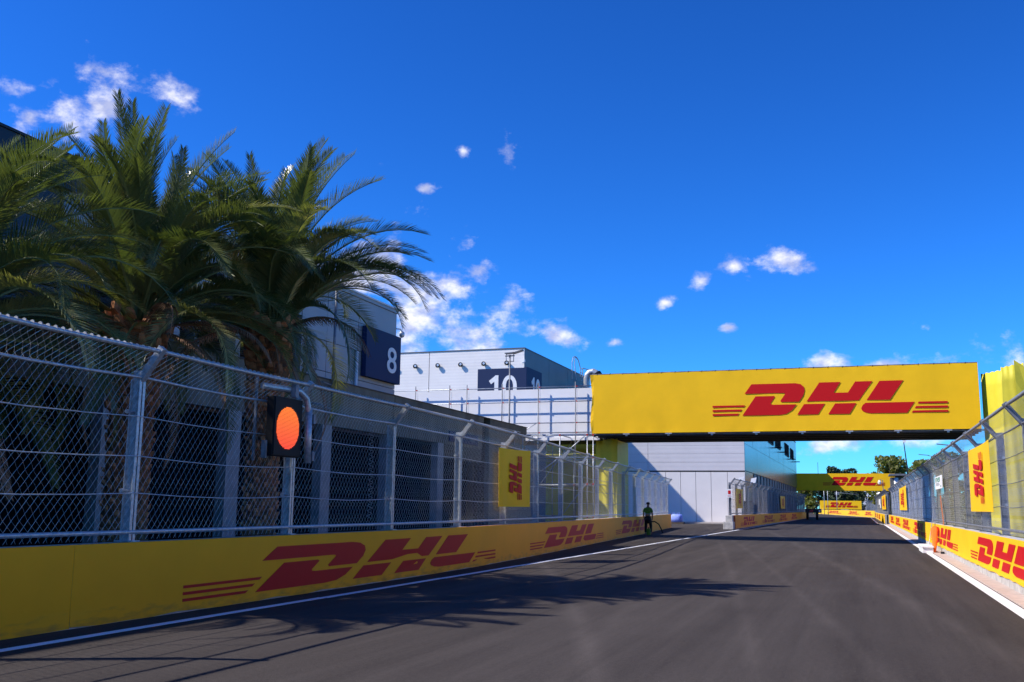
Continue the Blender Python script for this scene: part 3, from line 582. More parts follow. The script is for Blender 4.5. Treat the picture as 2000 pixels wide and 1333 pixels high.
single(MB().box(-11.72, -11.68, 50.2, 52.9, 0, 4.9), 'side_sheet', 'sheet', 'dark side sheet of the left bridge tower facing the track', 'tarpaulin')
drape('shaded olive yellow sheet at the back of the left scaffold tower', 'yellow_sheet', [(-16.4, 53.2, 4.9), (-12.0, 53.2, 4.9)], [(-16.4, 53.2, 0.1), (-12.0, 53.2, 0.1)], seed=5, amp=0.03)
# right tower: sheets behind the fence
tr = scaffold('galvanised scaffold stair tower behind the right fence with yellow sheets on it', [6.75, 8.1, 9.6], [45.0, 47.8, 50.6], 0, 7.75, [2.0, 4.0, 5.6, 6.7, 7.45],
    [((6.75, 45.0, 7.4), (8.1, 45.0, 5.6)), ((8.1, 45.0, 7.4), (9.6, 45.0, 5.6)), ((6.75, 47.8, 4.0), (8.1, 47.8, 5.6))])
drape('shaded yellow strip of sheet right beside the big lettered face', 'yellow_sheet', [(5.28, 47.9, 7.5), (6.0, 46.6, 7.5)], [(5.3, 47.9, 0.1), (5.9, 46.8, 0.1)], seed=8, amp=0.03)
drape('bright yellow tarpaulin at the right end of the bridge', 'yellow_sheet', [(5.62, 44.3, 7.3), (6.45, 44.2, 7.45)], [(5.5, 44.3, 0.1), (6.5, 44.2, 0.1)], seed=9, amp=0.02)
m = MB(); prof = [(6.0, 7.47), (6.35, 7.2), (6.62, 6.6), (6.75, 5.85), (6.98, 5.95), (7.35, 5.2), (7.6, 4.4), (7.65, 3.2), (7.6, 0.1)]
pz = lambda x, z: (x, 43.4 + 0.06 * sin(x * 5 + z * 2), z)
nn = len(prof); base = [(6.0 + 0.02, z) for x, z in prof]; m.v = [pz(6.0, z) for x, z in prof] + [pz((6.0 + x) / 2, z) for x, z in prof] + [pz(x, z) for x, z in prof]
for c_ in range(2):
    for i in range(nn - 1): m.f.append((c_ * nn + i, c_ * nn + i + 1, (c_ + 1) * nn + i + 1, (c_ + 1) * nn + i))
o = single(m, 'yellow_sheet', 'sheet', 'brightest yellow tarpaulin with curved top edge behind the right fence', 'tarpaulin'); sm = o.modifiers.new('thick', 'SOLIDIFY'); sm.thickness = 0.01
drape('yellow tarpaulin low behind the right fence, seen through the mesh', 'yellow_sheet', [(7.0, 33.5, 3.6), (6.2, 43.0, 4.2)], [(7.0, 33.5, 0.0), (6.2, 43.0, 0.0)], seed=12, amp=0.05)

# ---- white walkway between the bridge and the halls
wk = thing('walkway', (-18, 49.5, 4.9), 'white panelled scaffold walkway running left from the yellow bridge', 'walkway')
xs_ = [-26.6, -22.6, -20.6, -19.6, -17.6, -15.6, -13.6, -12.45]
for a, b in zip(xs_, xs_[1:]): part(MB().box(a + 0.01, b - 0.01, 49.5, 49.56, 5.0, 7.55), 'white_panel', 'whitepanel', wk)
part(MB().box(-26.6, -12.4, 49.6, 52.9, 4.86, 4.96), 'deck', 'blacksteel', wk)
part(MB().box(-26.6, -12.4, 52.9, 52.96, 5.0, 7.5), 'rear_panel', 'whitepanel', wk)
for x in xs_[1:-1]:
    part(MB().tube([(x, 49.2, 0 if x > -16 else 4.8), (x, 49.2, 7.85)], 0.028, 8), 'upright', 'galvdullshade', wk, smooth=True)
for z in (7.62, 6.85, 5.75, 5.25): part(MB().tube([(-26.6, 49.22, z), (-12.4, 49.22, z)], 0.026, 6), 'handrail', 'galv', wk, smooth=True)
part(MB().tube([(-16.6, 49.2, 5.2), (-15.6, 49.2, 5.8)], 0.024, 6), 'brace', 'galv', wk, smooth=True)
m = MB()
for x in xs_[1:-1]:
    for z in (7.62, 6.85, 5.75, 5.25): m.box(x + 0.04, x + 0.10, 49.17, 49.25, z - 0.03, z + 0.03)
part(m, 'coupler', 'redc', wk, kind='stuff')
part(MB().box(-26.6, -12.4, 49.44, 49.495, 4.86, 5.02), 'toe_board', 'whitepanel', wk)

# ================================================================== CONCRETE SERVICE BUILDING (left)
cbd = thing('service_building', (-18, 28, 0), 'low concrete building with dark open bays behind the palms and fence', 'building')
XB = -16.0
bounds = [-6.0, 18.5, 32.9, 42.17, 42.85, 48.3]
for a, b in ((-6.0, 9.0), (9.0, 21.0), (21.0, 32.9), (32.95, 42.15)): part(MB().box(XB - 0.35, XB, a + 0.01, b - 0.01, 4.0, 5.1), 'fascia_panel', 'olive', cbd)
for a, b in ((-6.0, 9.0), (9.0, 21.0), (21.0, 32.9), (32.95, 42.15)): part(MB().box(XB - 0.5, XB + 0.06, a, b, 5.1, 5.44), 'parapet', 'olive', cbd)
part(MB().box(XB - 0.4, XB - 0.2, 42.15, 43.0, 0.0, 5.3), 'dark_joint', 'dark', cbd)
part(MB().box(XB - 0.5, XB + 0.02, 43.0, 48.3, 0.0, 5.1).box(XB - 0.5, XB + 0.06, 43.0, 48.35, 5.1, 5.44), 'end_wall', 'olive', cbd)
part(MB().box(XB - 0.6, XB + 0.10, -6.0, 48.4, 5.44, 5.47), 'parapet_cap', 'blacksteel', cbd)
part(MB().tube([(XB + 0.1, -6, 5.14), (XB + 0.1, 47.2, 5.14)], 0.022, 6), 'conduit', 'galv', cbd)
part(MB().tube([(XB + 0.06, 46.4, 5.2), (XB + 0.06, 46.4, 4.2)], 0.03, 6), 'downpipe', 'galvdullshade', cbd)
for y in (-1.2, 3.6, 8.4, 13.2, 18.38, 23.13, 28.15, 32.74, 37.4): part(MB().box(XB - 0.3, XB + 0.0, y - 0.27, y + 0.33, -0.03, 4.0), 'column', 'column', cbd)
for y in (18.38, 23.13, 28.15, 32.74, 37.4): part(MB().box(XB - 0.05, XB + 0.3, y - 0.55, y + 0.55, -0.03, 0.45), 'column_foot', 'conc', cbd)
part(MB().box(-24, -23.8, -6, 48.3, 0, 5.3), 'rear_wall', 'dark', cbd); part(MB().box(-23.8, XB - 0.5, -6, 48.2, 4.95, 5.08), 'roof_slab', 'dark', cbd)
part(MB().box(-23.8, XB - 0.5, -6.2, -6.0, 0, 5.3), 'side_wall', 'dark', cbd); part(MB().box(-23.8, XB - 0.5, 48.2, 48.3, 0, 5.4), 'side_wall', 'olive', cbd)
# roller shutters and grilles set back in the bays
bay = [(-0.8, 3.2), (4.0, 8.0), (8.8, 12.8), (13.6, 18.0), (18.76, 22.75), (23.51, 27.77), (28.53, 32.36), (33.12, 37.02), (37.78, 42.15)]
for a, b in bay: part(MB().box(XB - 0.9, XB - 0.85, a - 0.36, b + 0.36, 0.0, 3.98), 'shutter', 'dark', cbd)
part(MB().box(XB - 0.05, XB - 0.01, 37.8, 42.1, 3.4, 4.0), 'door_header', 'blacksteel', cbd)
sg = thing('wall_sign', (XB + 0.08, 39.6, 4.15), 'small navy sign with pale worn lettering on the concrete fascia', 'sign')
part(MB().box(XB + 0.03, XB + 0.08, 38.15, 41.4, 4.12, 4.55), 'sign_board', 'navy', sg)
text_mesh('Send', 'sign_lettering', 'greyprint', 0.26, (XB + 0.09, 38.75, 4.3), (0, 1, 0), (0, 0, 1), parent=sg)
text_mesh('vicios', 'sign_lettering', 'greyprint', 0.24, (XB + 0.09, 40.7, 4.24), (0, 1, 0), (0, 0, 1), parent=sg)
# leaning dark screens in the last bay
single(MB().obox((-12.8, 36.5, 0), (0.06, 0, 0), (0, 3.4, 0), (-0.4, 0, 2.6)), 'dark_screen', 'blacksteel', 'dark screen panel leaning behind the left fence before the last bay', 'screen')

# ================================================================== HALL 8
h8 = thing('exhibition_hall', (-30, 28, 0), 'blue grey metal clad hall marked 8 rising behind the palms', 'building')
X8 = -17.0
part(MB().box(-60, X8 - 0.3, 17.5, 35.0, 0, 8.9), 'wall_core', 'cladd', h8)
rowsz = [5.0, 5.95, 7.0, 8.05, 8.95]; colsy = [28.0, 29.65, 31.9, 35.04]
for za, zb in zip(rowsz, rowsz[1:]):
    for ya, yb in zip(colsy, colsy[1:]): part(MB().box(X8 - 0.3, X8 + random.uniform(-.004, .004), ya + 0.012, yb - 0.012, za + 0.012, zb - 0.012), 'cladding_panel', 'clad', h8)
    for xa in (-20.5, -24, -27.5, -31): part(MB().box(xa - 3.4, xa, 34.9, 35.04, za + 0.012, zb - 0.012), 'cladding_panel', 'clad', h8)
part(MB().box(X8 - 0.4, X8 + 0.05, 17.5, 35.09, 8.95, 9.12), 'roof_trim', 'clad', h8); part(MB().box(X8 - 0.4, X8 + 0.09, 17.5, 35.12, 9.08, 9.14), 'roof_edge', 'cladw', h8)
part(MB().box(X8 - 0.34, X8 - 0.02, 17.5, 28.0, 7.6, 8.95), 'cladding_panel', 'clad', h8)
for a, b in ((17.6, 19.4), (19.7, 21.6), (21.85, 22.4), (22.75, 24.25), (24.75, 26.75), (27.0, 27.95)):
    f_ = part(MB().box(X8 - 0.32, X8 - 0.25, a, b, 5.3, 7.6), 'louvre_window', 'roofd', h8); m = MB()
    for i in range(38): z = 5.34 + i * 0.06; m.obox((X8 - 0.24, a + 0.03, z), (0.07, 0, -0.035), (0, b - a - 0.06, 0), (0.008, 0, 0.010))
    part(m, 'louvre_slat', 'louvre', f_, kind='stuff')
for y in (19.55, 21.72, 22.58, 24.5, 26.87): part(MB().box(X8 - 0.3, X8 + 0.02, y - 0.12, y + 0.12, 5.1, 7.6), 'mullion', 'clad', h8)
part(MB().box(X8 - 0.3, X8 - 0.02, 17.5, 28.0, 5.0, 5.3), 'sill', 'olive', h8)
part(MB().tube([(X8 + 0.07, 31.72, 5.2), (X8 + 0.07, 31.72, 6.95)], 0.06, 8), 'downpipe', 'cladw', h8)
s8 = thing('number_sign', (X8 + 0.1, 33.6, 6.1), 'navy square sign with a white 8 at the corner of the blue grey hall', 'sign')
part(MB().box(X8 + 0.03, X8 + 0.22, 32.15, 35.04, 6.12, 7.98), 'sign_board', 'navy', s8)
text_mesh('8', 'numeral', 'white', 1.38, (X8 + 0.235, 34.25, 6.50), (0, 1, 0), (0, 0, 1), bold=0.012, parent=s8, sx=1.28)
cs = thing('security_camera', (X8, 35.1, 8.1), 'white dome camera on the corner of hall 8', 'camera')
part(MB().tube([(X8, 35.0, 8.35), (X8 + 0.05, 35.3, 8.38), (X8 + 0.06, 35.42, 8.3)], 0.03, 6), 'arm', 'white', cs); part(MB().lathe((X8 + 0.06, 35.42, 8.05), [(0.02, 0), (0.08, 0.03), (0.11, 0.10), (0.11, 0.2), (0.04, 0.27)], 12), 'dome', 'lampg', cs, smooth=True)
# dark taller volume at the far left
dk = thing('dark_hall', (-30, 8, 0), 'black edged roof of a taller hall at the far left behind the palms', 'building')
part(MB().box(-60, X8 - 0.1, -6, 18.6, 5.0, 8.6), 'wall', 'roofd', dk); part(MB().box(-60.2, X8 + 0.1, -6, 18.7, 8.6, 9.36), 'fascia', 'roofd', dk); part(MB().box(-60.2, X8 + 0.14, -6, 18.74, 9.36, 9.42), 'roof_edge', 'blacksteel', dk)

# ================================================================== HALL 10
h10 = thing('exhibition_hall', (-40, 95, 0), 'white ribbed hall marked 10 with round wall lamps beyond hall 8', 'building')
X10, Y10, Z10 = -29.63, 89.0, 16.35
part(MB().box(-75, X10 - 0.2, Y10 + 0.2, 112, 0, 16.2), 'wall_core', 'cladd', h10)
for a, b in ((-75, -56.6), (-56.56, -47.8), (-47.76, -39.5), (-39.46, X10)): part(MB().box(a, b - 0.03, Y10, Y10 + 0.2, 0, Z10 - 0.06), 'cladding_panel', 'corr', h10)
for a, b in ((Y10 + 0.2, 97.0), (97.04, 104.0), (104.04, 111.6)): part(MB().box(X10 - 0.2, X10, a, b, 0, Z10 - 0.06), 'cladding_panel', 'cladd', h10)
part(MB().box(-75, X10 + 0.05, Y10 - 0.05, 112, Z10 - 0.06, Z10 + 0.04), 'roof_edge', 'cladd', h10)
for x in (-43.2, -40.9, -38.5, -36.1, -33.7, -31.35):
    lm = part(MB().lathe((x, Y10 - 0.26, 14.93), [(0.12, 0.26), (0.14, 0.15), (0.21, 0.12), (0.23, 0.0)], 14, 'y'), 'wall_lamp', 'black', h10); part(MB().lathe((x + 0.03, Y10 - 0.28, 14.96), [(0.11, 0.03), (0.12, 0.0)], 12, 'y'), 'lens', 'lampg', lm)
s10 = thing('number_sign', (X10, Y10, 11.5), 'navy corner sign with white 10 on two faces of the ribbed hall', 'sign')
part(MB().box(-34.25, X10 + 0.3, Y10 - 0.3, Y10 - 0.06, 11.0, 14.4), 'sign_board', 'navy', s10); part(MB().box(X10 + 0.02, X10 + 0.3, Y10 - 0.06, 93.6, 11.0, 14.5), 'sign_board', 'navy', s10)
def numeral_one(f):
    pts = [(0.62, 0), (1.02, 0), (1.02, 2.3), (0.74, 2.3), (0.06, 1.78), (0.28, 1.46), (0.62, 1.70)]; m = MB(); n = len(pts)
    m.v = [f(u, v, 0.012) for u, v in pts] + [f(u, v, 0.0) for u, v in pts]; m.f = [tuple(range(n))] + [(i, (i + 1) % n, n + (i + 1) % n, n + i) for i in range(n)]; return m
part(numeral_one(lambda u, v, w_: (-33.15 + u, Y10 - 0.305 - w_, 11.45 + v)), 'numeral', 'white', s10)
text_mesh('0', 'numeral', 'white', 3.25, (-31.0, Y10 - 0.32, 11.45), (1, 0, 0), (0, 0, 1), bold=0.03, parent=s10)
part(numeral_one(lambda u, v, w_: (X10 + 0.305 + w_, 90.2 + u, 11.45 + v)), 'numeral', 'white', s10)
text_mesh('0', 'numeral', 'white', 3.25, (X10 + 0.32, 92.3, 11.45), (0, 1, 0), (0, 0, 1), bold=0.03, parent=s10)
cs = thing('security_camera', (X10, Y10, 15.0), 'small white camera at the corner of the ribbed hall above the 10', 'camera'); part(MB().box(X10 - 0.15, X10 + 0.12, Y10 - 0.35, Y10 - 0.05, 14.95, 15.2), 'body', 'white', cs); part(MB().tube([(X10, Y10 - 0.3, 14.9), (X10, Y10 - 0.5, 14.85)], 0.08, 8), 'lens', 'white', cs)
# roof access ladder with hoops and a platform
ld = thing('roof_ladder', (-29.2, 106.5, 12), 'galvanised caged ladder hoop over the roof edge of hall 10', 'ladder')
for dy in (0, 0.55):
    part(MB().tube([(-29.3 + 0.25 * dy, 104.6 + dy * 2, 15.3), (-29.3, 104.6 + dy * 2, 17.1), (-29.3, 105.1 + dy, 17.75), (-29.3, 105.9 + dy, 17.95), (-29.3, 107.2, 17.7), (-29.3, 108.0, 17.0), (-29.3, 108.2, 15.2)], 0.05, 6), 'hoop', 'galv', ld)
part(MB().tube([(-29.1, 108.3, 13.0), (-29.1, 108.3, 17.0)], 0.06, 6), 'stile', 'galv', ld)
for i in range(9): part(MB().tube([(-29.1, 107.2, 13.2 + i * 0.45), (-29.1, 108.3, 13.2 + i * 0.45)], 0.035, 5), 'rung', 'galv', ld)
part(MB().tube([(-29.1, 108.4, 16.95), (-28.5, 112.0, 17.0)], 0.05, 5).tube([(-28.6, 111.6, 14.8), (-28.6, 111.6, 17.0)], 0.05, 5), 'guard_rail', 'galv', ld)
dt = thing('vent_duct', (-27.7, 105, 13.0), 'fat grey bent vent pipe above the left end of the yellow bridge', 'duct')
pts = [(-27.75, 105, 12.0), (-27.75, 105, 14.7)]
for i in range(5): a = pi - i * (pi * 0.72) / 4; pts.append((-27.1 + 0.65 * cos(a), 105, 15.3 + 0.75 * sin(a)))
pts.append((-26.45, 105, 15.55))
part(MB().tube([(x - 0.0, y, z) for x, y, z in pts], 0.36, 14), 'pipe', 'galv', dt); part(MB().tube([(-26.62, 105, 15.86), (-26.3, 105, 15.38)], 0.47, 14), 'collar', 'black', dt); part(MB().box(-28.6, -27.0, 104.5, 105.6, 12.0, 13.9), 'base', 'blacksteel', dt)
rm = thing('roof_plant', (-29, 104, 11), 'railed grey plant platform beside the ladder behind the walkway', 'platform')
part(MB().box(-29.5, -26.8, 103.5, 106, 10.0, 13.3), 'base', 'cladd', rm)
for x in (-29.4, -28.8, -28.2, -27.6): part(MB().tube([(x, 103.5, 13.3), (x, 103.5, 14.5)], 0.04, 5), 'rail_post', 'galv', rm)
part(MB().tube([(-29.4, 103.5, 14.45), (-27.6, 103.5, 14.4)], 0.04, 5), 'rail', 'galv', rm)

# ================================================================== GREY HALL ahead
gh = thing('grey_hall', (-20, 140, 0), 'large pale grey hall with polished metal side beyond the bridge', 'building')
XG, YG, ZG = -10.5, 100.0, 13.2
part(MB().box(-29.5, XG - 0.15, YG + 0.15, 186, 0, ZG - 0.1), 'wall_core', 'cladd', gh)
lo = [-29.4 + i * 1.51 for i in range(13)] + [XG]
lo = [-29.4, -27.5, -25.9, -24.4, -22.9, -21.4, -19.85, -18.3, -16.8, -15.3, -13.8, -12.2, XG]
for a, b in zip(lo, lo[1:]): part(MB().box(a + 0.02, b - 0.02, YG + random.uniform(-.01, .01), YG + 0.15, 0, 4.98), 'wall_panel', 'cladh', gh)
part(MB().box(-29.4, XG, YG + 0.03, YG + 0.15, 4.98, 5.12), 'joint_strip', 'blacksteel', gh)
zs_ = [5.12, 5.95, 6.78, 7.6, 8.4, 9.3, 10.2, 11.2, 12.2, 13.1]; xsx = [-29.4, -20.05, -16.7, XG]
for za, zb in zip(zs_, zs_[1:]):
    for a, b in ((-29.4, -20.05), (-20.05, XG)): part(MB().box(a + 0.015, b - 0.015, YG + random.uniform(-.006, .006), YG + 0.15, za + 0.008, zb - 0.008), 'cladding_strip', 'corrh', gh)
yy = [YG, 104, 108.5, 113, 118, 123.5, 129, 136, 144, 153, 163, 174, 186]
for a, b in zip(yy, yy[1:]):
    for za, zb in ((5.12, 7.8), (7.8, 10.4), (10.4, 13.1)): part(MB().box(XG - 0.15, XG + random.uniform(-.01, .01), a + 0.02, b - 0.02, za + 0.02, zb - 0.02), 'side_panel', 'mirror', gh)
part(MB().box(XG - 0.15, XG, YG + 0.15, 107.8, 0, 5.08), 'corner_panel', 'mirror', gh)
part(MB().box(XG - 0.9, XG - 0.7, 107.8, 186, 0, 5.1), 'recess_wall', 'dark', gh)
for i in range(19): y = 109.5 + i * 4.0; part(MB().box(XG - 0.7, XG - 0.05, y, y + 0.35, 0, 5.1), 'fin', 'cladd', gh)
part(MB().box(-29.6, XG + 0.06, YG - 0.06, 186, 13.1, 13.25), 'roof_edge', 'cladd', gh)
for a, b, za, zb in ((128, 135, 9.6, 12.0), (139.2, 147.8, 9.7, 11.9), (157, 165.2, 9.5, 11.4), (170, 177.2, 9.6, 11.3)):
    f_ = part(MB().box(XG + 0.02, XG + 0.10, a, b, za, zb), 'window', 'black', gh)
    for k_ in range(4): y = a + (b - a) * (k_ + 0.5) / 4; part(MB().box(XG + 0.10, XG + 0.13, y - 0.8, y + 0.8, za + 0.1, zb - 0.1), 'pane', 'dark', f_)
    part(MB().box(XG + 0.02, XG + 1.0, b + 1.5, b + 1.8, za - 0.25, za - 0.1), 'bracket', 'black', gh)
for y, z, nm in ((79.7, 3.4, 'small white floodlight above the near end of the fence beyond the side road'), (89.3, 3.6, 'second small white floodlight on the fence beyond the side road')):
    t = thing('floodlight', (-8.7, y, z), nm, 'floodlight'); part(MB().tube([(-8.7, y, z - 0.35), (-8.7, y, z)], 0.03, 6), 'bracket', 'galv', t); part(MB().obox((-8.95, y - 0.1, z), (0.45, 0, 0.1), (0, 0.25, 0), (0.1, 0, 0.45)), 'lamp_head', 'white', t)

# ================================================================== SECOND GANTRY
g2 = thing('advertising_gantry', (-2.3, 187, 0), 'smaller yellow gantry across the track at the end of the grey hall', 'gantry')
fb2 = part(MB().box(-11.6, 5.9, 186.9, 187.0, 4.72, 7.72), 'front_banner', 'yellow', g2); part(MB().box(-11.5, 5.8, 187.0, 190.2, 4.75, 4.95), 'deck', 'blacksteel', g2); part(MB().box(-11.6, 5.9, 190.2, 190.3, 4.7, 7.7), 'rear_banner', 'yellow', g2)
part(logo_mb(lambda u, v, w_: (-6.1 + 10.3 * u, 186.88 - w_ * 3, 5.62 + 1.5 * v)), 'printed_logo', 'red', fb2, label='red DHL lettering with three stripes at each end')
for x in (-11.3, 5.4): part(MB().box(x - 0.3, x + 0.3, 187.1, 190.1, 0, 4.72), 'leg', 'blacksteel', g2)
fbn = thing('fence_banner', (-5.5, 300, 1.4), 'wide yellow lettered board on the far fence under the gantry', 'banner')
o = part(MB().box(-10.85, 0.35, 299.9, 300.0, 1.40, 3.80), 'banner_sheet', 'yellow', fbn); part(logo_mb(lambda u, v, w_: (-9.3 + 8.6 * u, 299.88 - w_ * 4, 1.95 + 1.4 * v)), 'printed_logo', 'red', o)
for x in (-10.6, -5.3, 0.2): part(MB().box(x - 0.06, x + 0.06, 300.0, 300.15, 0, 3.8), 'support_post', 'galvdullshade', fbn)

# ================================================================== LAMPS, POLES
def flood_pole(label, x, y, z0, z1, heads, group='slim poles with twin floodlights'):
    t = thing('floodlight_pole', (x, y, z0), label, 'lamp', group)
    part(MB().tube([(x, y, z0), (x, y, z1)], 0.055, 8, r2=0.04), 'pole', 'galvdullshade', t, smooth=True)
    part(MB().tube([(x - 0.25, y, z1 - 0.05), (x + 0.25, y, z1 - 0.05)], 0.03, 6).tube([(x - 0.2, y, z1 - 0.35), (x - 0.2, y, z1 + 0.1)], 0.02, 6).tube([(x + 0.2, y, z1 - 0.35), (x + 0.2, y, z1 + 0.12)], 0.02, 6).tube([(x - 0.2, y, z1 - 0.33), (x + 0.2, y, z1 - 0.33)], 0.02, 6), 'bracket', 'galvdullshade', t)
    for dx, tilt in heads:
        m = MB().obox((x + dx - 0.24, y - 0.15, z1 + 0.05 + (0.0 if tilt > 0 else 0.07)), (0.5, 0.0, tilt), (0, 0.34, 0), (0.0, 0, 0.06)); h_ = part(m, 'lamp_head', 'galvdullshade', t, bevel=0.01)
    return t
fp = flood_pole('floodlight pole on the concrete parapet in front of hall 8, half behind palm fronds', -15.85, 28.15, 4.3, 8.72, ((-0.12, 0.02), (0.32, 0.1)))
part(MB().tube([(-15.95, 27.0, 5.25), (-15.6, 27.1, 5.25), (-15.8, 28.15, 5.25)], 0.02, 5).tube([(-15.95, 27.1, 4.6), (-15.7, 27.2, 4.55), (-15.85, 28.1, 4.5)], 0.03, 5), 'wall_bracket', 'galvdullshade', fp)
flood_pole('floodlight pole standing by the white walkway', -16.35, 50.0 - 3.2, 0.0, 9.0, ((0.0, 0.02), (0.42, 0.14)))
def street_lamp(label, x, y, h, dx):
    t = thing('street_lamp', (x, y, 0), label, 'lamp', 'street lamps behind the right fence')
    part(MB().tube([(x, y, 0), (x, y, h - 0.6), (x + dx * 0.15, y, h - 0.2), (x + dx * 0.5, y, h)], 0.07, 8, r2=0.04), 'pole', 'galvdullshade', t, smooth=True)
    part(MB().obox((x + dx * 0.45, y - 0.14, h - 0.03), (dx * 0.55, 0, 0.12), (0, 0.28, 0), (0, 0, 0.07)), 'lamp_head', 'galvdullshade', t)
street_lamp('street lamp head reaching over the top of the right fence, nearer of the two', 7.9, 87, 6.65, -1.9)
street_lamp('street lamp in front of the trees behind the right fence, farther of the two', 9.0, 130, 8.0, -2.1)
street_lamp('street lamp head at the right edge of the photo beside the scaffold', 7.6, 37.0, 6.35, -1.2)
ms = thing('camera_mast', (5.9, 140, 0), 'tall thin dark mast with a small white unit on top, right of the gantry', 'mast'); part(MB().tube([(6.1, 140, 0), (5.95, 140, 7.3), (5.7, 140, 10.4)], 0.11, 6, r2=0.05), 'pole', 'blacksteel', ms); part(MB().box(5.6, 6.0, 139.8, 140.1, 10.2, 10.6), 'unit', 'white', ms)
for x, y, h, nm in ((-11.6, 316, 15.3, 'thin flag pole rising above the shaded part of the gantry'), (-9.0, 280, 7.6, 'left pale pole seen under the gantry'), (-8.1, 280, 7.4, 'second pale pole seen under the gantry'), (-5.8, 280, 7.3, 'third pale pole seen under the gantry, before the dark trees'), (1.9, 280, 7.3, 'right pale pole seen under the gantry, before open sky')):
    single(MB().tube([(x, y, 0), (x, y, h)], 0.09, 6, r2=0.06), 'flag_pole', 'galv' if h < 10 else 'blacksteel', nm, 'pole', 'thin poles at the far bend', smooth=True)
t = thing('security_camera', (2.9, 142, 3.6), 'white camera on a bracket pole over the far right fence in front of the gantry', 'camera')
part(MB().tube([(2.95, 142, 3.2), (2.95, 142, 5.35), (2.6, 142, 5.4)], 0.05, 6), 'pole', 'galvdullshade', t); part(MB().lathe((2.55, 142, 4.75), [(0.05, 0), (0.2, 0.1), (0.24, 0.35), (0.1, 0.6)], 10), 'dome', 'white', t)
t = thing('loudspeaker', (2.6, 158, 3.4), 'small white loudspeaker on top of the far right fence', 'loudspeaker'); part(MB().tube([(2.65, 158, 3.0), (2.65, 158, 3.7)], 0.04, 6), 'bracket', 'galvdullshade', t); part(MB().lathe((2.3, 158, 3.8), [(0.08, 0), (0.28, 0.45), (0.3, 0.5)], 10, 'x'), 'horn', 'white', t)

# ================================================================== SMALL THINGS ON AND BY THE FENCES
sg = thing('notice_board', (2.93, 42.5, 2.33), 'white notice with green symbol tied to the right fence', 'notice')
brd = part(MB().box(2.92, 2.94, 40.75, 44.4, 2.36, 2.85), 'board', 'white', sg)
m = MB()
def rect(mb, ya, yb, za, zb): mb.box(2.913, 2.918, min(ya, yb), max(ya, yb), za, zb)
rect(m, 43.9, 43.55, 2.63, 2.80); rect(m, 43.55, 43.1, 2.77, 2.80); rect(m, 43.2, 43.0, 2.66, 2.77); rect(m, 42.8, 42.6, 2.63, 2.80); rect(m, 42.5, 42.0, 2.63, 2.66); rect(m, 42.4, 42.1, 2.70, 2.80); rect(m, 41.9, 41.7, 2.63, 2.80); rect(m, 41.5, 41.2, 2.42, 2.47)
part(m, 'symbol', 'green', brd); m = MB()
for i in range(3): rect(m, 43.8, 41.8 + 0.3 * i, 2.50 + i * 0.04, 2.515 + i * 0.04)
part(m, 'small_print', 'greyprint', brd)
single(MB().box(2.60, 2.63, 146, 158.5, 2.2, 2.95).box(2.60, 2.63, 144, 149, 1.7, 2.2), 'white_notice', 'white', 'white notice beyond the farthest vertical banner on the right', 'notice')
nt2 = thing('white_notice', (-8.6, 73.6, 2.3), 'small white notice with red print on the first post beyond the side road', 'notice'); b_ = part(MB().box(-9.0, -8.6, 73.1, 73.13, 2.25, 2.85), 'board', 'white', nt2); part(MB().box(-8.9, -8.72, 73.085, 73.098, 2.5, 2.75).box(-8.93, -8.68, 73.085, 73.098, 2.35, 2.38), 'symbol', 'red', b_)
single(MB().box(2.60, 2.68, 111.2, 114.5, 0.0, 0.98), 'gap_dark_panel', 'black', 'black panel standing in for the dark opening between the two right hand barriers', 'board')  # black panel added to draw the darkness of the open gap
single(MB().obox((-8.98, 73.50, 0.02), (0.5, 0, 0), (0, 0.05, 0), (0, 0, 0.98)), 'end_board', 'endred', 'dark orange red end board of the barrier beyond the side road', 'board')
wb = thing('foam_box', (2.2, 40.3, 0), 'white foam box standing on the right edge line under the barrier', 'box')
part(MB().box(2.06, 2.42, 39.5, 42.0, 0.006, 0.2), 'box_body', 'white', wb, bevel=0.01); part(MB().box(2.04, 2.44, 39.45, 42.05, 0.2, 0.26), 'lid', 'white', wb, bevel=0.01)
single(MB().tube([(2.38, 41.2, 0.26), (2.9, 45.4, 1.68)], 0.014, 8), 'metal_rod', 'galv', 'thin metal rod leaning from the foam box against the right fence', 'rod', smooth=True)
m = MB(); pts = [(2.46, 40.0, 0.03), (2.50, 40.2, 0.15), (2.54, 40.6, 0.4), (2.58, 41.2, 0.68), (2.62, 41.4, 0.85), (2.64, 41.5, 0.94)]; k0 = 0
for i, p_ in enumerate(pts):
    r_ = (0.07, 0.08, 0.11, 0.155, 0.16, 0.06)[i]
    for j in range(14): a = 2 * pi * j / 14; q = r_ * (1 + 0.14 * sin(a * 3 + i) + 0.08 * sin(a * 5)); m.v.append((p_[0] + q * 0.8 * cos(a), p_[1] + q * 3.6 * sin(a) * 0.35, p_[2] + q * 0.3 * sin(a)))
for i in range(len(pts) - 1):
    for j in range(14): a = i * 14 + j; b = i * 14 + (j + 1) % 14; m.f.append((a, b, b + 14, a + 14))
m.f.append(tuple(range(14))); m.f.append(tuple(range(70, 84)))
fl = thing('furled_flag', (2.5, 40.4, 0), 'furled orange cloth on a pole leaning against the right barrier', 'flag'); part(m, 'cloth', 'orange', fl, smooth=True); part(MB().tube([(2.5, 40.1, 0.02), (2.67, 41.8, 1.05)], 0.012, 6), 'pole', 'blacksteel', fl)
single(MB().obox((2.6, 38.55, 0.035), (0.12, 0, 0), (0, 0.25, 0), (0, 0, 0.07)), 'pole_foot', 'blacksteel', 'small dark clamp lying on the kerb by the orange cloth', 'clamp')
m = MB(); pts = [(2.96, 42.3, 2.1), (2.95, 42.0, 1.7), (2.94, 41.5, 1.35), (2.93, 41.1, 1.05), (2.86, 41.0, 0.93)]
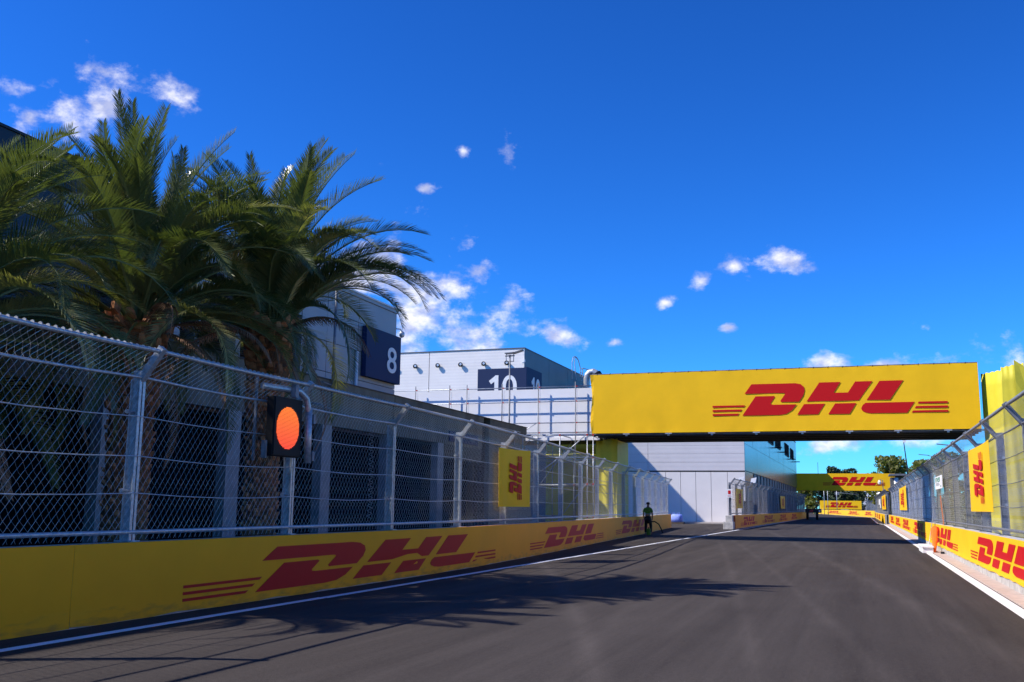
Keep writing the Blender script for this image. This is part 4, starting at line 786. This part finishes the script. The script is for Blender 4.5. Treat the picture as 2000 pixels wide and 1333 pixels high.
for a, b in zip(pts, pts[1:]): m.obox(a, (0.012, 0, 0), (0, 0.42, 0), Vector(b) - Vector(a))
single(m, 'orange_strap', 'strap', 'faded orange strap hanging down the right fence over the barrier', 'strap')
bn = thing('waste_bin', (-9.1, 90, 1.0), 'tall dark bin showing through the fence beyond the side road', 'bin'); part(MB().box(-9.5, -8.95, 88.2, 91.5, 0, 2.0), 'bin_body', 'blacksteel', bn, bevel=0.03); part(MB().obox((-9.55, 88.1, 2.0), (0.65, 0, 0), (0, 3.5, 0), (0, 0, 0.12)), 'lid', 'black', bn)
m = MB(); k = 0; rnd = random.Random(4)
for i in range(7):
    for j in range(16):
        a = 2 * pi * j / 16; r_ = (0.40, 0.52, 0.55, 0.53, 0.50, 0.40, 0.15)[i]; sq = 1 / max(abs(cos(a)), abs(sin(a))) ** 0.6
        m.v.append((-15.4 + r_ * sq * cos(a) * (1 + rnd.uniform(-.06, .06)) - 0.9, 94.6 + r_ * sq * sin(a), (0.135, 0.25, 0.45, 0.62, 0.78, 0.86, 0.84)[i] + rnd.uniform(-.03, .03) * (i > 0)))
for i in range(6):
    for j in range(16): a = i * 16 + j; b = i * 16 + (j + 1) % 16; m.f.append((a, b, b + 16, a + 16))
m.f.append(tuple(range(96, 112)))
bg_ = thing('bulk_bag', (-16.3, 94.6, 0.0), 'blue and white bulk bag on the pavement at the end of the left barrier', 'bag'); part(MB_bag := m, 'bag_body', 'bag', bg_, smooth=True); part(MB().box(-16.95, -15.65, 94.05, 95.2, 0.0, 0.14), 'pallet', 'trunk', bg_)
for s_ in (-1, 1): part(MB().tube([(-16.3 + s_ * 0.35, 94.2, 0.85), (-16.3 + s_ * 0.3, 94.25, 1.02), (-16.3 + s_ * 0.12, 94.25, 0.98), (-16.3 + s_ * 0.1, 94.2, 0.84)], 0.025, 5), 'handle', 'bag', bg_)

# ---- barriers of mesh behind the left fence (small crowd gates)
for i, y in enumerate((53.0, 55.6)):
    t = thing('crowd_gate', (-13.3, y, 0), ('nearer' if i == 0 else 'farther') + ' small crowd gate standing behind the left fence below the bridge', 'gate', 'crowd gates behind the left fence')
    part(MB().tube([(-13.3, y, 0.1), (-13.3, y, 1.7), (-13.5, y + 2.2, 1.7), (-13.5, y + 2.2, 0.1)], 0.025, 6), 'frame', 'galv', t); m = MB()
    for q in range(12): m.tube([(-13.3 - 0.2 * q / 11, y + 2.2 * q / 11, 0.3), (-13.3 - 0.2 * q / 11, y + 2.2 * q / 11, 1.65)], 0.008, 4)
    part(m, 'infill_bar', 'galv', t, kind='stuff')

# ================================================================== UTILITY TRAILER (far, in shade)
tv = thing('utility_trailer', (-6.2, 147, 0), 'dark utility trailer with a red light far down the track in shade', 'trailer')
part(MB().box(-7.3, -5.2, 146.6, 149.5, 0.95, 1.5), 'tail_board', 'blacksteel', tv, bevel=0.02)
for x in (-7.05, -5.75): part(MB().lathe((x - 0.16, 147.1, 0.62), [(0.45, 0), (0.62, 0.04), (0.62, 0.30), (0.45, 0.34)], 20, 'x'), 'wheel', 'black', tv); part(MB().box(x - 0.09, x + 0.09, 146.7, 146.9, 1.5, 2.0), 'post', 'blacksteel', tv)
part(MB().box(-6.7, -6.25, 146.55, 146.61, 1.1, 1.38), 'tail_light', 'taillight', tv); part(MB().box(-5.5, -5.25, 146.55, 146.61, 1.1, 1.3), 'reflector', 'white', tv); part(MB().box(-7.2, -5.3, 149.5, 152.5, 1.0, 1.2), 'bed', 'blacksteel', tv)

# ================================================================== WORKER
pw = thing('person', (-11.15, 55.4, 0), 'worker in green high visibility shirt and bush hat by the left barrier', 'person')
def skin_obj(name, joints, edges, radii, m, parent, sub=2):
    L = rootof(parent).location; me = bpy.data.meshes.new(name); me.from_pydata([(x, y, z) for x, y, z in joints], edges, []); me.materials.append(M[m])
    o = put(me, name, parent); md = o.modifiers.new('skin', 'SKIN'); md.use_smooth_shade = True
    for i, r_ in enumerate(radii): v = me.skin_vertices[0].data[i]; v.radius = (r_, r_) if not isinstance(r_, tuple) else r_
    me.skin_vertices[0].data[0].use_root = True
    s_ = o.modifiers.new('sub', 'SUBSURF'); s_.levels = sub; s_.render_levels = sub
    return o
J = [(0, 0, 0.93), (0, 0.02, 1.15), (0, 0.03, 1.35), (0, 0.04, 1.46), (0, 0.07, 1.53), (0, 0.09, 1.62), (0, 0.09, 1.69),
     (-0.10, 0, 0.88), (-0.12, 0.06, 0.50), (-0.13, -0.04, 0.10), (-0.14, 0.10, 0.04),
     (0.10, 0, 0.88), (0.13, 0.16, 0.50), (0.13, 0.14, 0.10), (0.14, 0.28, 0.04),
     (-0.19, 0.03, 1.40), (-0.25, 0.02, 1.13), (-0.23, 0.12, 0.88), (-0.22, 0.15, 0.80),
     (0.19, 0.03, 1.40), (0.25, 0.02, 1.13), (0.22, 0.12, 0.88), (0.20, 0.16, 0.80)]
Ed = [(0, 1), (1, 2), (2, 3), (3, 4), (4, 5), (5, 6), (0, 7), (7, 8), (8, 9), (9, 10), (0, 11), (11, 12), (12, 13), (13, 14), (3, 15), (15, 16), (16, 17), (17, 18), (3, 19), (19, 20), (20, 21), (21, 22)]
Ra = [(0.15, 0.11), (0.14, 0.10), (0.16, 0.11), (0.10, 0.09), 0.055, (0.075, 0.09), (0.06, 0.07), 0.09, 0.065, 0.042, (0.045, 0.035), 0.09, 0.065, 0.042, (0.045, 0.035), 0.06, 0.045, 0.033, 0.028, 0.06, 0.045, 0.033, 0.028]
skin_obj('body', J, Ed, Ra, 'skin', pw)
skin_obj('shirt', [(0, 0.01, 1.10), (0, 0.03, 1.34), (0, 0.04, 1.45), (-0.19, 0.03, 1.40), (-0.24, 0.02, 1.20), (0.19, 0.03, 1.40), (0.24, 0.02, 1.20)], [(0, 1), (1, 2), (2, 3), (3, 4), (2, 5), (5, 6)], [(0.185, 0.14), (0.19, 0.14), (0.12, 0.11), 0.078, 0.068, 0.078, 0.068], 'hivis', pw)
skin_obj('trousers', [(0, 0, 1.08), (0, 0, 0.92), (-0.10, 0, 0.86), (-0.12, 0.06, 0.50), (-0.13, -0.03, 0.13), (0.10, 0, 0.86), (0.13, 0.16, 0.50), (0.13, 0.14, 0.13)], [(0, 1), (1, 2), (2, 3), (3, 4), (1, 5), (5, 6), (6, 7)], [(0.17, 0.13), (0.18, 0.14), 0.115, 0.085, 0.07, 0.115, 0.085, 0.07], 'navycloth', pw)
part(MB().lathe((-11.15, 55.4 + 0.09, 1.665), [(0.19, 0.0), (0.19, 0.012), (0.105, 0.02), (0.10, 0.09), (0.06, 0.125)], 20), 'bush_hat', 'black', pw, smooth=True)
part(MB().lathe((-11.15, 55.415, 1.12), [(0.188, 0), (0.192, 0.0), (0.192, 0.05), (0.188, 0.05)], 20), 'reflective_band', 'greyprint', pw)
for s_ in (-1, 1):
    hx = -11.15 + s_ * 0.21
    for q in range(4): part(MB().tube([(hx + s_ * 0.0, 55.53 + q * 0.018, 0.80), (hx - s_ * 0.012, 55.545 + q * 0.018, 0.74), (hx - s_ * 0.03, 55.54 + q * 0.018, 0.71 + 0.005 * q)], 0.009, 6, r2=0.007), 'finger', 'skin', pw, smooth=True)
    part(MB().tube([(hx - s_ * 0.01, 55.52, 0.82), (hx - s_ * 0.045, 55.51, 0.77)], 0.010, 6), 'thumb', 'skin', pw, smooth=True)
bw = thing('leaf_blower', (-10.9, 55.5, 0.4), 'dark blower slung at the hip of the worker with its bent tube', 'tool'); part(MB().lathe((-11.1, 55.15, 0.62), [(0.08, 0), (0.17, 0.05), (0.19, 0.2), (0.12, 0.30)], 14), 'motor', 'black', bw); part(MB().tube([(-11.0, 55.2, 0.72), (-10.75, 55.3, 0.74), (-10.55, 55.4, 0.6), (-10.42, 55.5, 0.3), (-10.36, 55.55, 0.12)], 0.03, 8), 'tube', 'black', bw, smooth=True)
gc = thing('fuel_can', (-11.05, 55.2, 0), 'green canister at the feet of the worker', 'canister'); part(MB().box(-11.16, -10.96, 55.0, 55.2, 0.006, 0.36), 'can_body', 'hivis', gc, bevel=0.03); part(MB().tube([(-11.06, 55.1, 0.36), (-11.06, 55.1, 0.42)], 0.03, 8), 'cap', 'black', gc)

# ================================================================== PALMS
def frond_mesh(name, L, e0, droop, m, seed, nleaf=108, ll=0.50, flat=0.0, wilt=0.0):
    """a feather frond growing along +x in the local xz plane; e0 start elevation, droop total bend (radians)"""
    rnd = random.Random(seed); v = []; f = []; mi = []; n = 14
    pts = []; x = z = 0.0; y = 0.0; e = e0; side = rnd.uniform(-0.25, 0.25)
    for i in range(n + 1):
        pts.append((Vector((x, y, z)), e)); ds = L / n; k = i / n
        x += cos(e) * ds; z += sin(e) * ds; y += side * ds * k; e -= droop / n * (0.45 + 1.25 * k)
    for i, (p_, e) in enumerate(pts):       # rib, three sided
        r_ = 0.030 * (1 - i / n) + 0.004
        for a in (0, 2.1, 4.2): v.append(tuple(p_ + Vector((-sin(e) * sin(a) * r_, cos(a) * r_, cos(e) * sin(a) * r_))))
    for i in range(n):
        for j in range(3): a = i * 3 + j; b = i * 3 + (j + 1) % 3; f.append((a, b, b + 3, a + 3)); mi.append(1)
    for i in range(nleaf):
        t = 0.14 + 0.86 * (i + 0.5) / nleaf; q = t * n; k = min(int(q), n - 1); fr = q - k
        p_ = pts[k][0].lerp(pts[k + 1][0], fr); e = pts[k][1] * (1 - fr) + pts[k + 1][1] * fr
        T = Vector((cos(e), 0, sin(e))); U = Vector((-sin(e), 0, cos(e)))
        prof = (0.55 + 0.45 * min(1, (t - 0.14) * 6)) * (1.0 if t < 0.6 else 1.0 - 0.72 * ((t - 0.6) / 0.4) ** 1.4)
        l = ll * prof * rnd.uniform(0.85, 1.1)
        for s_ in (-1, 1):
            swp = rnd.uniform(0.56, 0.66) + 0.42 * t; lift = rnd.uniform(0.36, 0.54) * (1 - flat) - 0.25 * flat
            d = (T * sin(swp) + Vector((0, s_, 0)) * cos(swp) + U * lift).normalized()
            d2 = (d + Vector((0, 0, -0.16 - wilt)) + Vector((rnd.uniform(-.08, .08), rnd.uniform(-.08, .08), 0))).normalized()
            wv = T.cross(d).normalized().cross(d).normalized(); wd = (T * 0.9 + U * 0.3).normalized() * 0.0165
            b0 = p_; m1_ = p_ + d * (l * 0.5); t1 = m1_ + d2 * (l * 0.55)
            k0 = len(v); v += [tuple(b0 - wd * 0.6), tuple(b0 + wd * 0.6), tuple(m1_ + wd), tuple(m1_ - wd), tuple(t1)]
            f.append((k0, k0 + 1, k0 + 2, k0 + 3)); f.append((k0 + 3, k0 + 2, k0 + 4)); mi += [0, 0]
    me = bpy.data.meshes.new(name); me.from_pydata(v, [], f); me.materials.append(M[m]); me.materials.append(M['rachis' if m != 'frondd' else 'frondd'])
    me.polygons.foreach_set('material_index', mi); me.update(); return me
CL = []   # (elevation class, meshes)
for e0, dr in ((1.50, 0.7), (1.34, 1.15), (1.15, 1.65), (0.92, 2.0), (0.62, 2.1), (0.28, 2.0), (-0.12, 1.5), (-0.6, 0.9)):
    CL.append([frond_mesh('palm_frond', 3.7, e0 + random.uniform(-.08, .08), dr * random.uniform(0.9, 1.12), 'frondl' if (k_ == 2 and e0 < 1.2) or (e0 < 0.3 and k_ == 1) else 'frond', int(e0 * 100) + k_) for k_ in range(3)])
DEAD = [frond_mesh('dead_frond', 2.9, (0.25, -0.1, -0.6)[k_], 1.5, 'frondd', 50 + k_, nleaf=46, ll=0.34, flat=0.8, wilt=1.0) for k_ in range(3)]
stub_me = MB()
stub_me.v = [(0, -0.085, -0.05), (0, 0.085, -0.05), (0, 0.06, 0.13), (0, -0.06, 0.13), (0.10, -0.05, 0.03), (0.10, 0.05, 0.03), (0.12, 0.035, 0.15), (0.12, -0.035, 0.15)]
stub_me.f = [(0, 1, 5, 4), (1, 2, 6, 5), (2, 3, 7, 6), (3, 0, 4, 7), (4, 5, 6, 7)]
stub_mesh = stub_me.mesh('leaf_base', 'stub')
def palm(label, x, y, h, rb, seed, nfr, scale=1.0, dead=5, clear=None, extra=()):
    rnd = random.Random(seed); t = thing('palm_tree', (x, y, 0), label, 'palm tree', 'date palms behind the left fence')
    m = MB(); n = 28; hs_ = 40
    for i in range(hs_ + 1):
        z = h * i / hs_; k = i / hs_; r_ = rb * (1.18 - 0.25 * min(1, k * 4)) if k < 0.25 else rb * (0.93 + (0.0 if k < 0.7 else 0.38 * ((k - 0.7) / 0.3)))
        for j in range(n):
            a = 2 * pi * j / n; q = r_ * (1 + 0.05 * sin(j * 2.4 + i * 1.9) + rnd.uniform(-0.045, 0.045)); m.v.append((x + q * cos(a), y + q * sin(a), z - 0.03))
    for i in range(hs_):
        for j in range(n): a = i * n + j; b = i * n + (j + 1) % n; m.f.append((a, b, b + n, a + n))
    part(m, 'trunk', 'bark', t)
    ga = 2.39996; ns = 0
    for i in range(250):
        z = 0.5 + (h - 0.35) * i / 250; k = z / h; r_ = rb * 0.93 if k < 0.7 else rb * (0.93 + 0.38 * (k - 0.7) / 0.3)
        a = i * ga; wx = cos(a) * (-y) + 0
        # only the side that shows towards the track
        o = put(stub_mesh, 'leaf_base', t, (r_ * 0.93 * cos(a), r_ * 0.93 * sin(a), z)); big = 0.8 if k < 0.66 else 1.35
        o.rotation_euler = (rnd.uniform(-.2, .2), rnd.uniform(-0.25, 0.2), a); o.scale = (big * rnd.uniform(0.6, 1.1),) * 2 + (big * rnd.uniform(0.6, 1.0),)
    for i in range(nfr):
        k = (i + 0.5) / nfr; c_ = min(6, int(6.15 * k ** 1.12)); a = i * ga + rnd.uniform(-.2, .2)
        if clear and c_ > 3 and abs((a - clear + pi) % (2 * pi) - pi) < 1.0: c_ = rnd.choice((2, 3))
        # the circuit crew has trimmed the hanging fronds on the track side
        if c_ > 3 and abs((a + 0.85 + pi) % (2 * pi) - pi) < 0.95 and rnd.random() < 0.72: continue
        me = rnd.choice(CL[c_]); o = put(me, 'frond', t, (0.16 * cos(a) * k * 2, 0.16 * sin(a) * k * 2, h - 0.05 + 0.25 * (1 - k)))
        s_ = scale * rnd.uniform(0.86, 1.12); o.rotation_euler = (rnd.uniform(-.35, .35), rnd.uniform(-.08, .08), a); o.scale = (s_, s_, s_)
    for c_, a, s_ in extra:
        o = put(CL[c_][0], 'frond', t, (0.2 * cos(a), 0.2 * sin(a), h + 0.05)); o.rotation_euler = (0.1, 0, a); o.scale = (s_, s_, s_)
    for i in range(dead):
        a = rnd.uniform(-2.4, 0.8) if i % 2 else rnd.uniform(-1.6, 0.3); o = put(DEAD[i % 3], 'dead_frond', t, (0.3 * cos(a), 0.3 * sin(a), h - 0.15)); o.rotation_euler = (rnd.uniform(-.3, .3), rnd.uniform(-.2, .3), a); o.scale = (rnd.uniform(0.7, 1.1),) * 3
    return t
palm('date palm with the thick orange trunk and tallest fronds, left of centre of the group', -12.35, 14.7, 4.75, 0.40, 11, 122, 0.95, dead=8)
palm('right hand date palm, its fronds arching over the sky towards hall 8', -11.0, 16.9, 4.95, 0.31, 23, 96, 0.95, dead=6, clear=0.35, extra=((5, -0.45, 1.0), (3, 0.2, 1.02), (2, 0.45, 0.98)))
palm('leftmost date palm with browned hanging fronds, its trunk outside the photo', -12.9, 10.9, 3.9, 0.38, 37, 96, 0.98, dead=16)

# ================================================================== BACKGROUND TREES
def tree(label, x, y, h, r_, seed, leaf='leaf', n=2600, cz=0.62, ls=0.28, group='trees beyond the far bend', conif=False):
    rnd = random.Random(seed); t = thing('broadleaf_tree' if not conif else 'conifer', (x, y, 0), label, 'tree', group)
    m = MB().tube([(x, y, -0.1), (x + 0.1, y, h * 0.35), (x, y, h * 0.6)], r_ * 0.09, 8, r2=r_ * 0.04)
    for i in range(6): a = i * 1.05 + rnd.random(); m.tube([(x, y, h * 0.35), (x + r_ * 0.55 * cos(a), y + r_ * 0.55 * sin(a), h * (0.6 + 0.05 * i))], r_ * 0.03, 5, r2=r_ * 0.01)
    part(m, 'trunk', 'trunk', t)
    lob = []
    for i in range(16):
        a = rnd.uniform(0, 2 * pi); q = rnd.uniform(0.15, 0.75); zz = rnd.uniform(-0.75, 0.9)
        if conif: q *= (0.9 - zz) * 0.6
        lob.append((x + r_ * q * cos(a) * sqrt(max(0, 1 - zz * zz * 0.7)), y + r_ * q * sin(a), h * cz + zz * h * (1 - cz), rnd.uniform(0.22, 0.42) * r_))
    m = MB()
    for i in range(n):
        cx, cy, cz_, cr_ = rnd.choice(lob); a = rnd.uniform(0, 2 * pi); b = math.asin(rnd.uniform(-1, 1)); q = cr_ * rnd.uniform(0.55, 1.08)
        p_ = Vector((cx + q * cos(a) * cos(b), cy + q * sin(a) * cos(b), cz_ + q * sin(b)))
        if p_.z > h: continue
        d1 = Vector((rnd.gauss(0, 1), rnd.gauss(0, 1), rnd.gauss(0, 1))).normalized(); d2 = d1.cross(Vector((rnd.gauss(0, 1), rnd.gauss(0, 1), rnd.gauss(0, 1)))).normalized(); s_ = ls * rnd.uniform(0.6, 1.4)
        m.quad(p_ - d1 * s_ - d2 * s_ * 0.5, p_ + d1 * s_ - d2 * s_ * 0.6, p_ + d1 * s_ * 0.8 + d2 * s_ * 0.5, p_ - d1 * s_ * 0.7 + d2 * s_ * 0.6)
    part(m, 'crown', leaf, t, kind='stuff')
    return t
tree('round olive green tree right of the gantry, behind the thin dark mast', 5.6, 205, 11.6, 4.9, 1, n=5200, ls=0.26, cz=0.58)
tree('looser tree behind the right fence under the farther street lamp', 11.6, 200, 10.6, 3.4, 2, n=2600, ls=0.24, cz=0.62)
tree('tree behind the right fence nearest to the bridge shadow', 15.0, 190, 11.4, 3.8, 3, n=2800, ls=0.24, cz=0.62)
tree('pointed dark tree tip above the lit part of the gantry, left of two', -7.2, 330, 14.6, 4.2, 4, 'leafd', n=2600, ls=0.34, cz=0.6)
tree('dark tree tip above the lit part of the gantry, right of two', -3.2, 335, 14.2, 4.0, 5, 'leafd', n=2600, ls=0.34, cz=0.6)
tree('brownish tree under the shaded left part of the gantry', -15.5, 325, 11.0, 5.5, 6, 'leaf', n=2600, ls=0.34, cz=0.55)
tree('dark tree under the middle of the gantry', -1.5, 322, 10.4, 5.0, 7, 'leafd', n=2600, ls=0.34, cz=0.5)
tree('dark tree left of the middle under the gantry', -9.0, 326, 10.6, 5.0, 17, 'leafd', n=2600, ls=0.34, cz=0.5)
tree('green tree just right of the far fence under the gantry end', 8.6, 240, 9.6, 4.6, 8, 'leaf', n=3000, ls=0.3, cz=0.5)
for i, (x, y, h) in enumerate(((22, 70, 7), (26, 95, 8.5), (21, 120, 9))):
    tree(('nearest', 'middle', 'farthest')[i] + ' of three trees behind the right fence, seen only through the mesh', x, y, h * 0.62, 3.5, 30 + i, 'leafd', n=1800, ls=0.3, cz=0.55, group='trees behind the right fence')
m = MB(); rnd = random.Random(9)
for i in range(16000):
    x = rnd.uniform(5.0, 6.6); y = rnd.uniform(54, 190); z = rnd.uniform(0, 2.1 + 0.5 * sin(y * 0.3) + 0.3 * sin(y))
    s_ = rnd.uniform(0.08, 0.22); d1 = Vector((rnd.gauss(0, 1), rnd.gauss(0, 1), rnd.gauss(0, 1))).normalized() * s_; d2 = d1.orthogonal().normalized() * s_ * 0.6; p_ = Vector((x, y, z)); m.quad(p_ - d1, p_ + d2, p_ + d1, p_ - d2)
o = put(m.mesh('hedge_foliage', 'leafd'), 'hedge_foliage'); o['kind'] = 'stuff'; o['label'] = 'dark hedge growing behind the right fence'; o['category'] = 'hedge'
# gas tank building behind the right fence, canopy at the bend
tk = thing('tank_store', (6.0, 150, 0), 'grey store with pale upright tanks between the gantry and the right fence', 'building')
part(MB().box(4.2, 8.5, 151, 155, 0, 6.0), 'wall', 'cladd', tk); part(MB().box(4.0, 9.0, 149.5, 155, 6.2, 6.45), 'roof', 'galvdullshade', tk)
for x in (4.9, 6.1, 7.3): part(MB().tube([(x, 150.2, 0), (x, 150.2, 5.9)], 0.3, 12), 'tank', 'white', tk, smooth=True)
cp = thing('canopy', (-3.5, 316, 0), 'grey tent like canopy in front of the dark trees at the bend', 'canopy'); part(MB().quad((-6.8, 305, 6.2), (-0.4, 305, 5.6), (-0.4, 309, 5.7), (-6.8, 309, 6.4)).quad((-6.8, 305, 5.5), (-6.8, 305, 6.2), (-5.6, 305, 6.1), (-5.6, 305, 5.5)), 'roof_sheet', 'galvdullshade', cp)
for x in (-6.6, -0.6): part(MB().tube([(x, 307, 0), (x, 307, 6.0)], 0.08, 6), 'leg', 'blacksteel', cp)
wbld = thing('white_building', (6, 360, 0), 'low white building with a flat roof glimpsed right of the far board', 'building'); part(MB().box(1.0, 12, 350, 365, 0, 7.2), 'wall', 'cladw', wbld); part(MB().box(0.6, 12.4, 349.6, 365.4, 7.2, 7.6), 'roof', 'white', wbld); part(MB().box(1.6, 5, 352, 360, 7.6, 9.2), 'roof_block', 'cladw', wbld)
for i in range(3): part(MB().box(2 + i * 2.6, 4 + i * 2.6, 349.9, 350.0, 3.6, 5.6), 'window', 'dark', wbld)
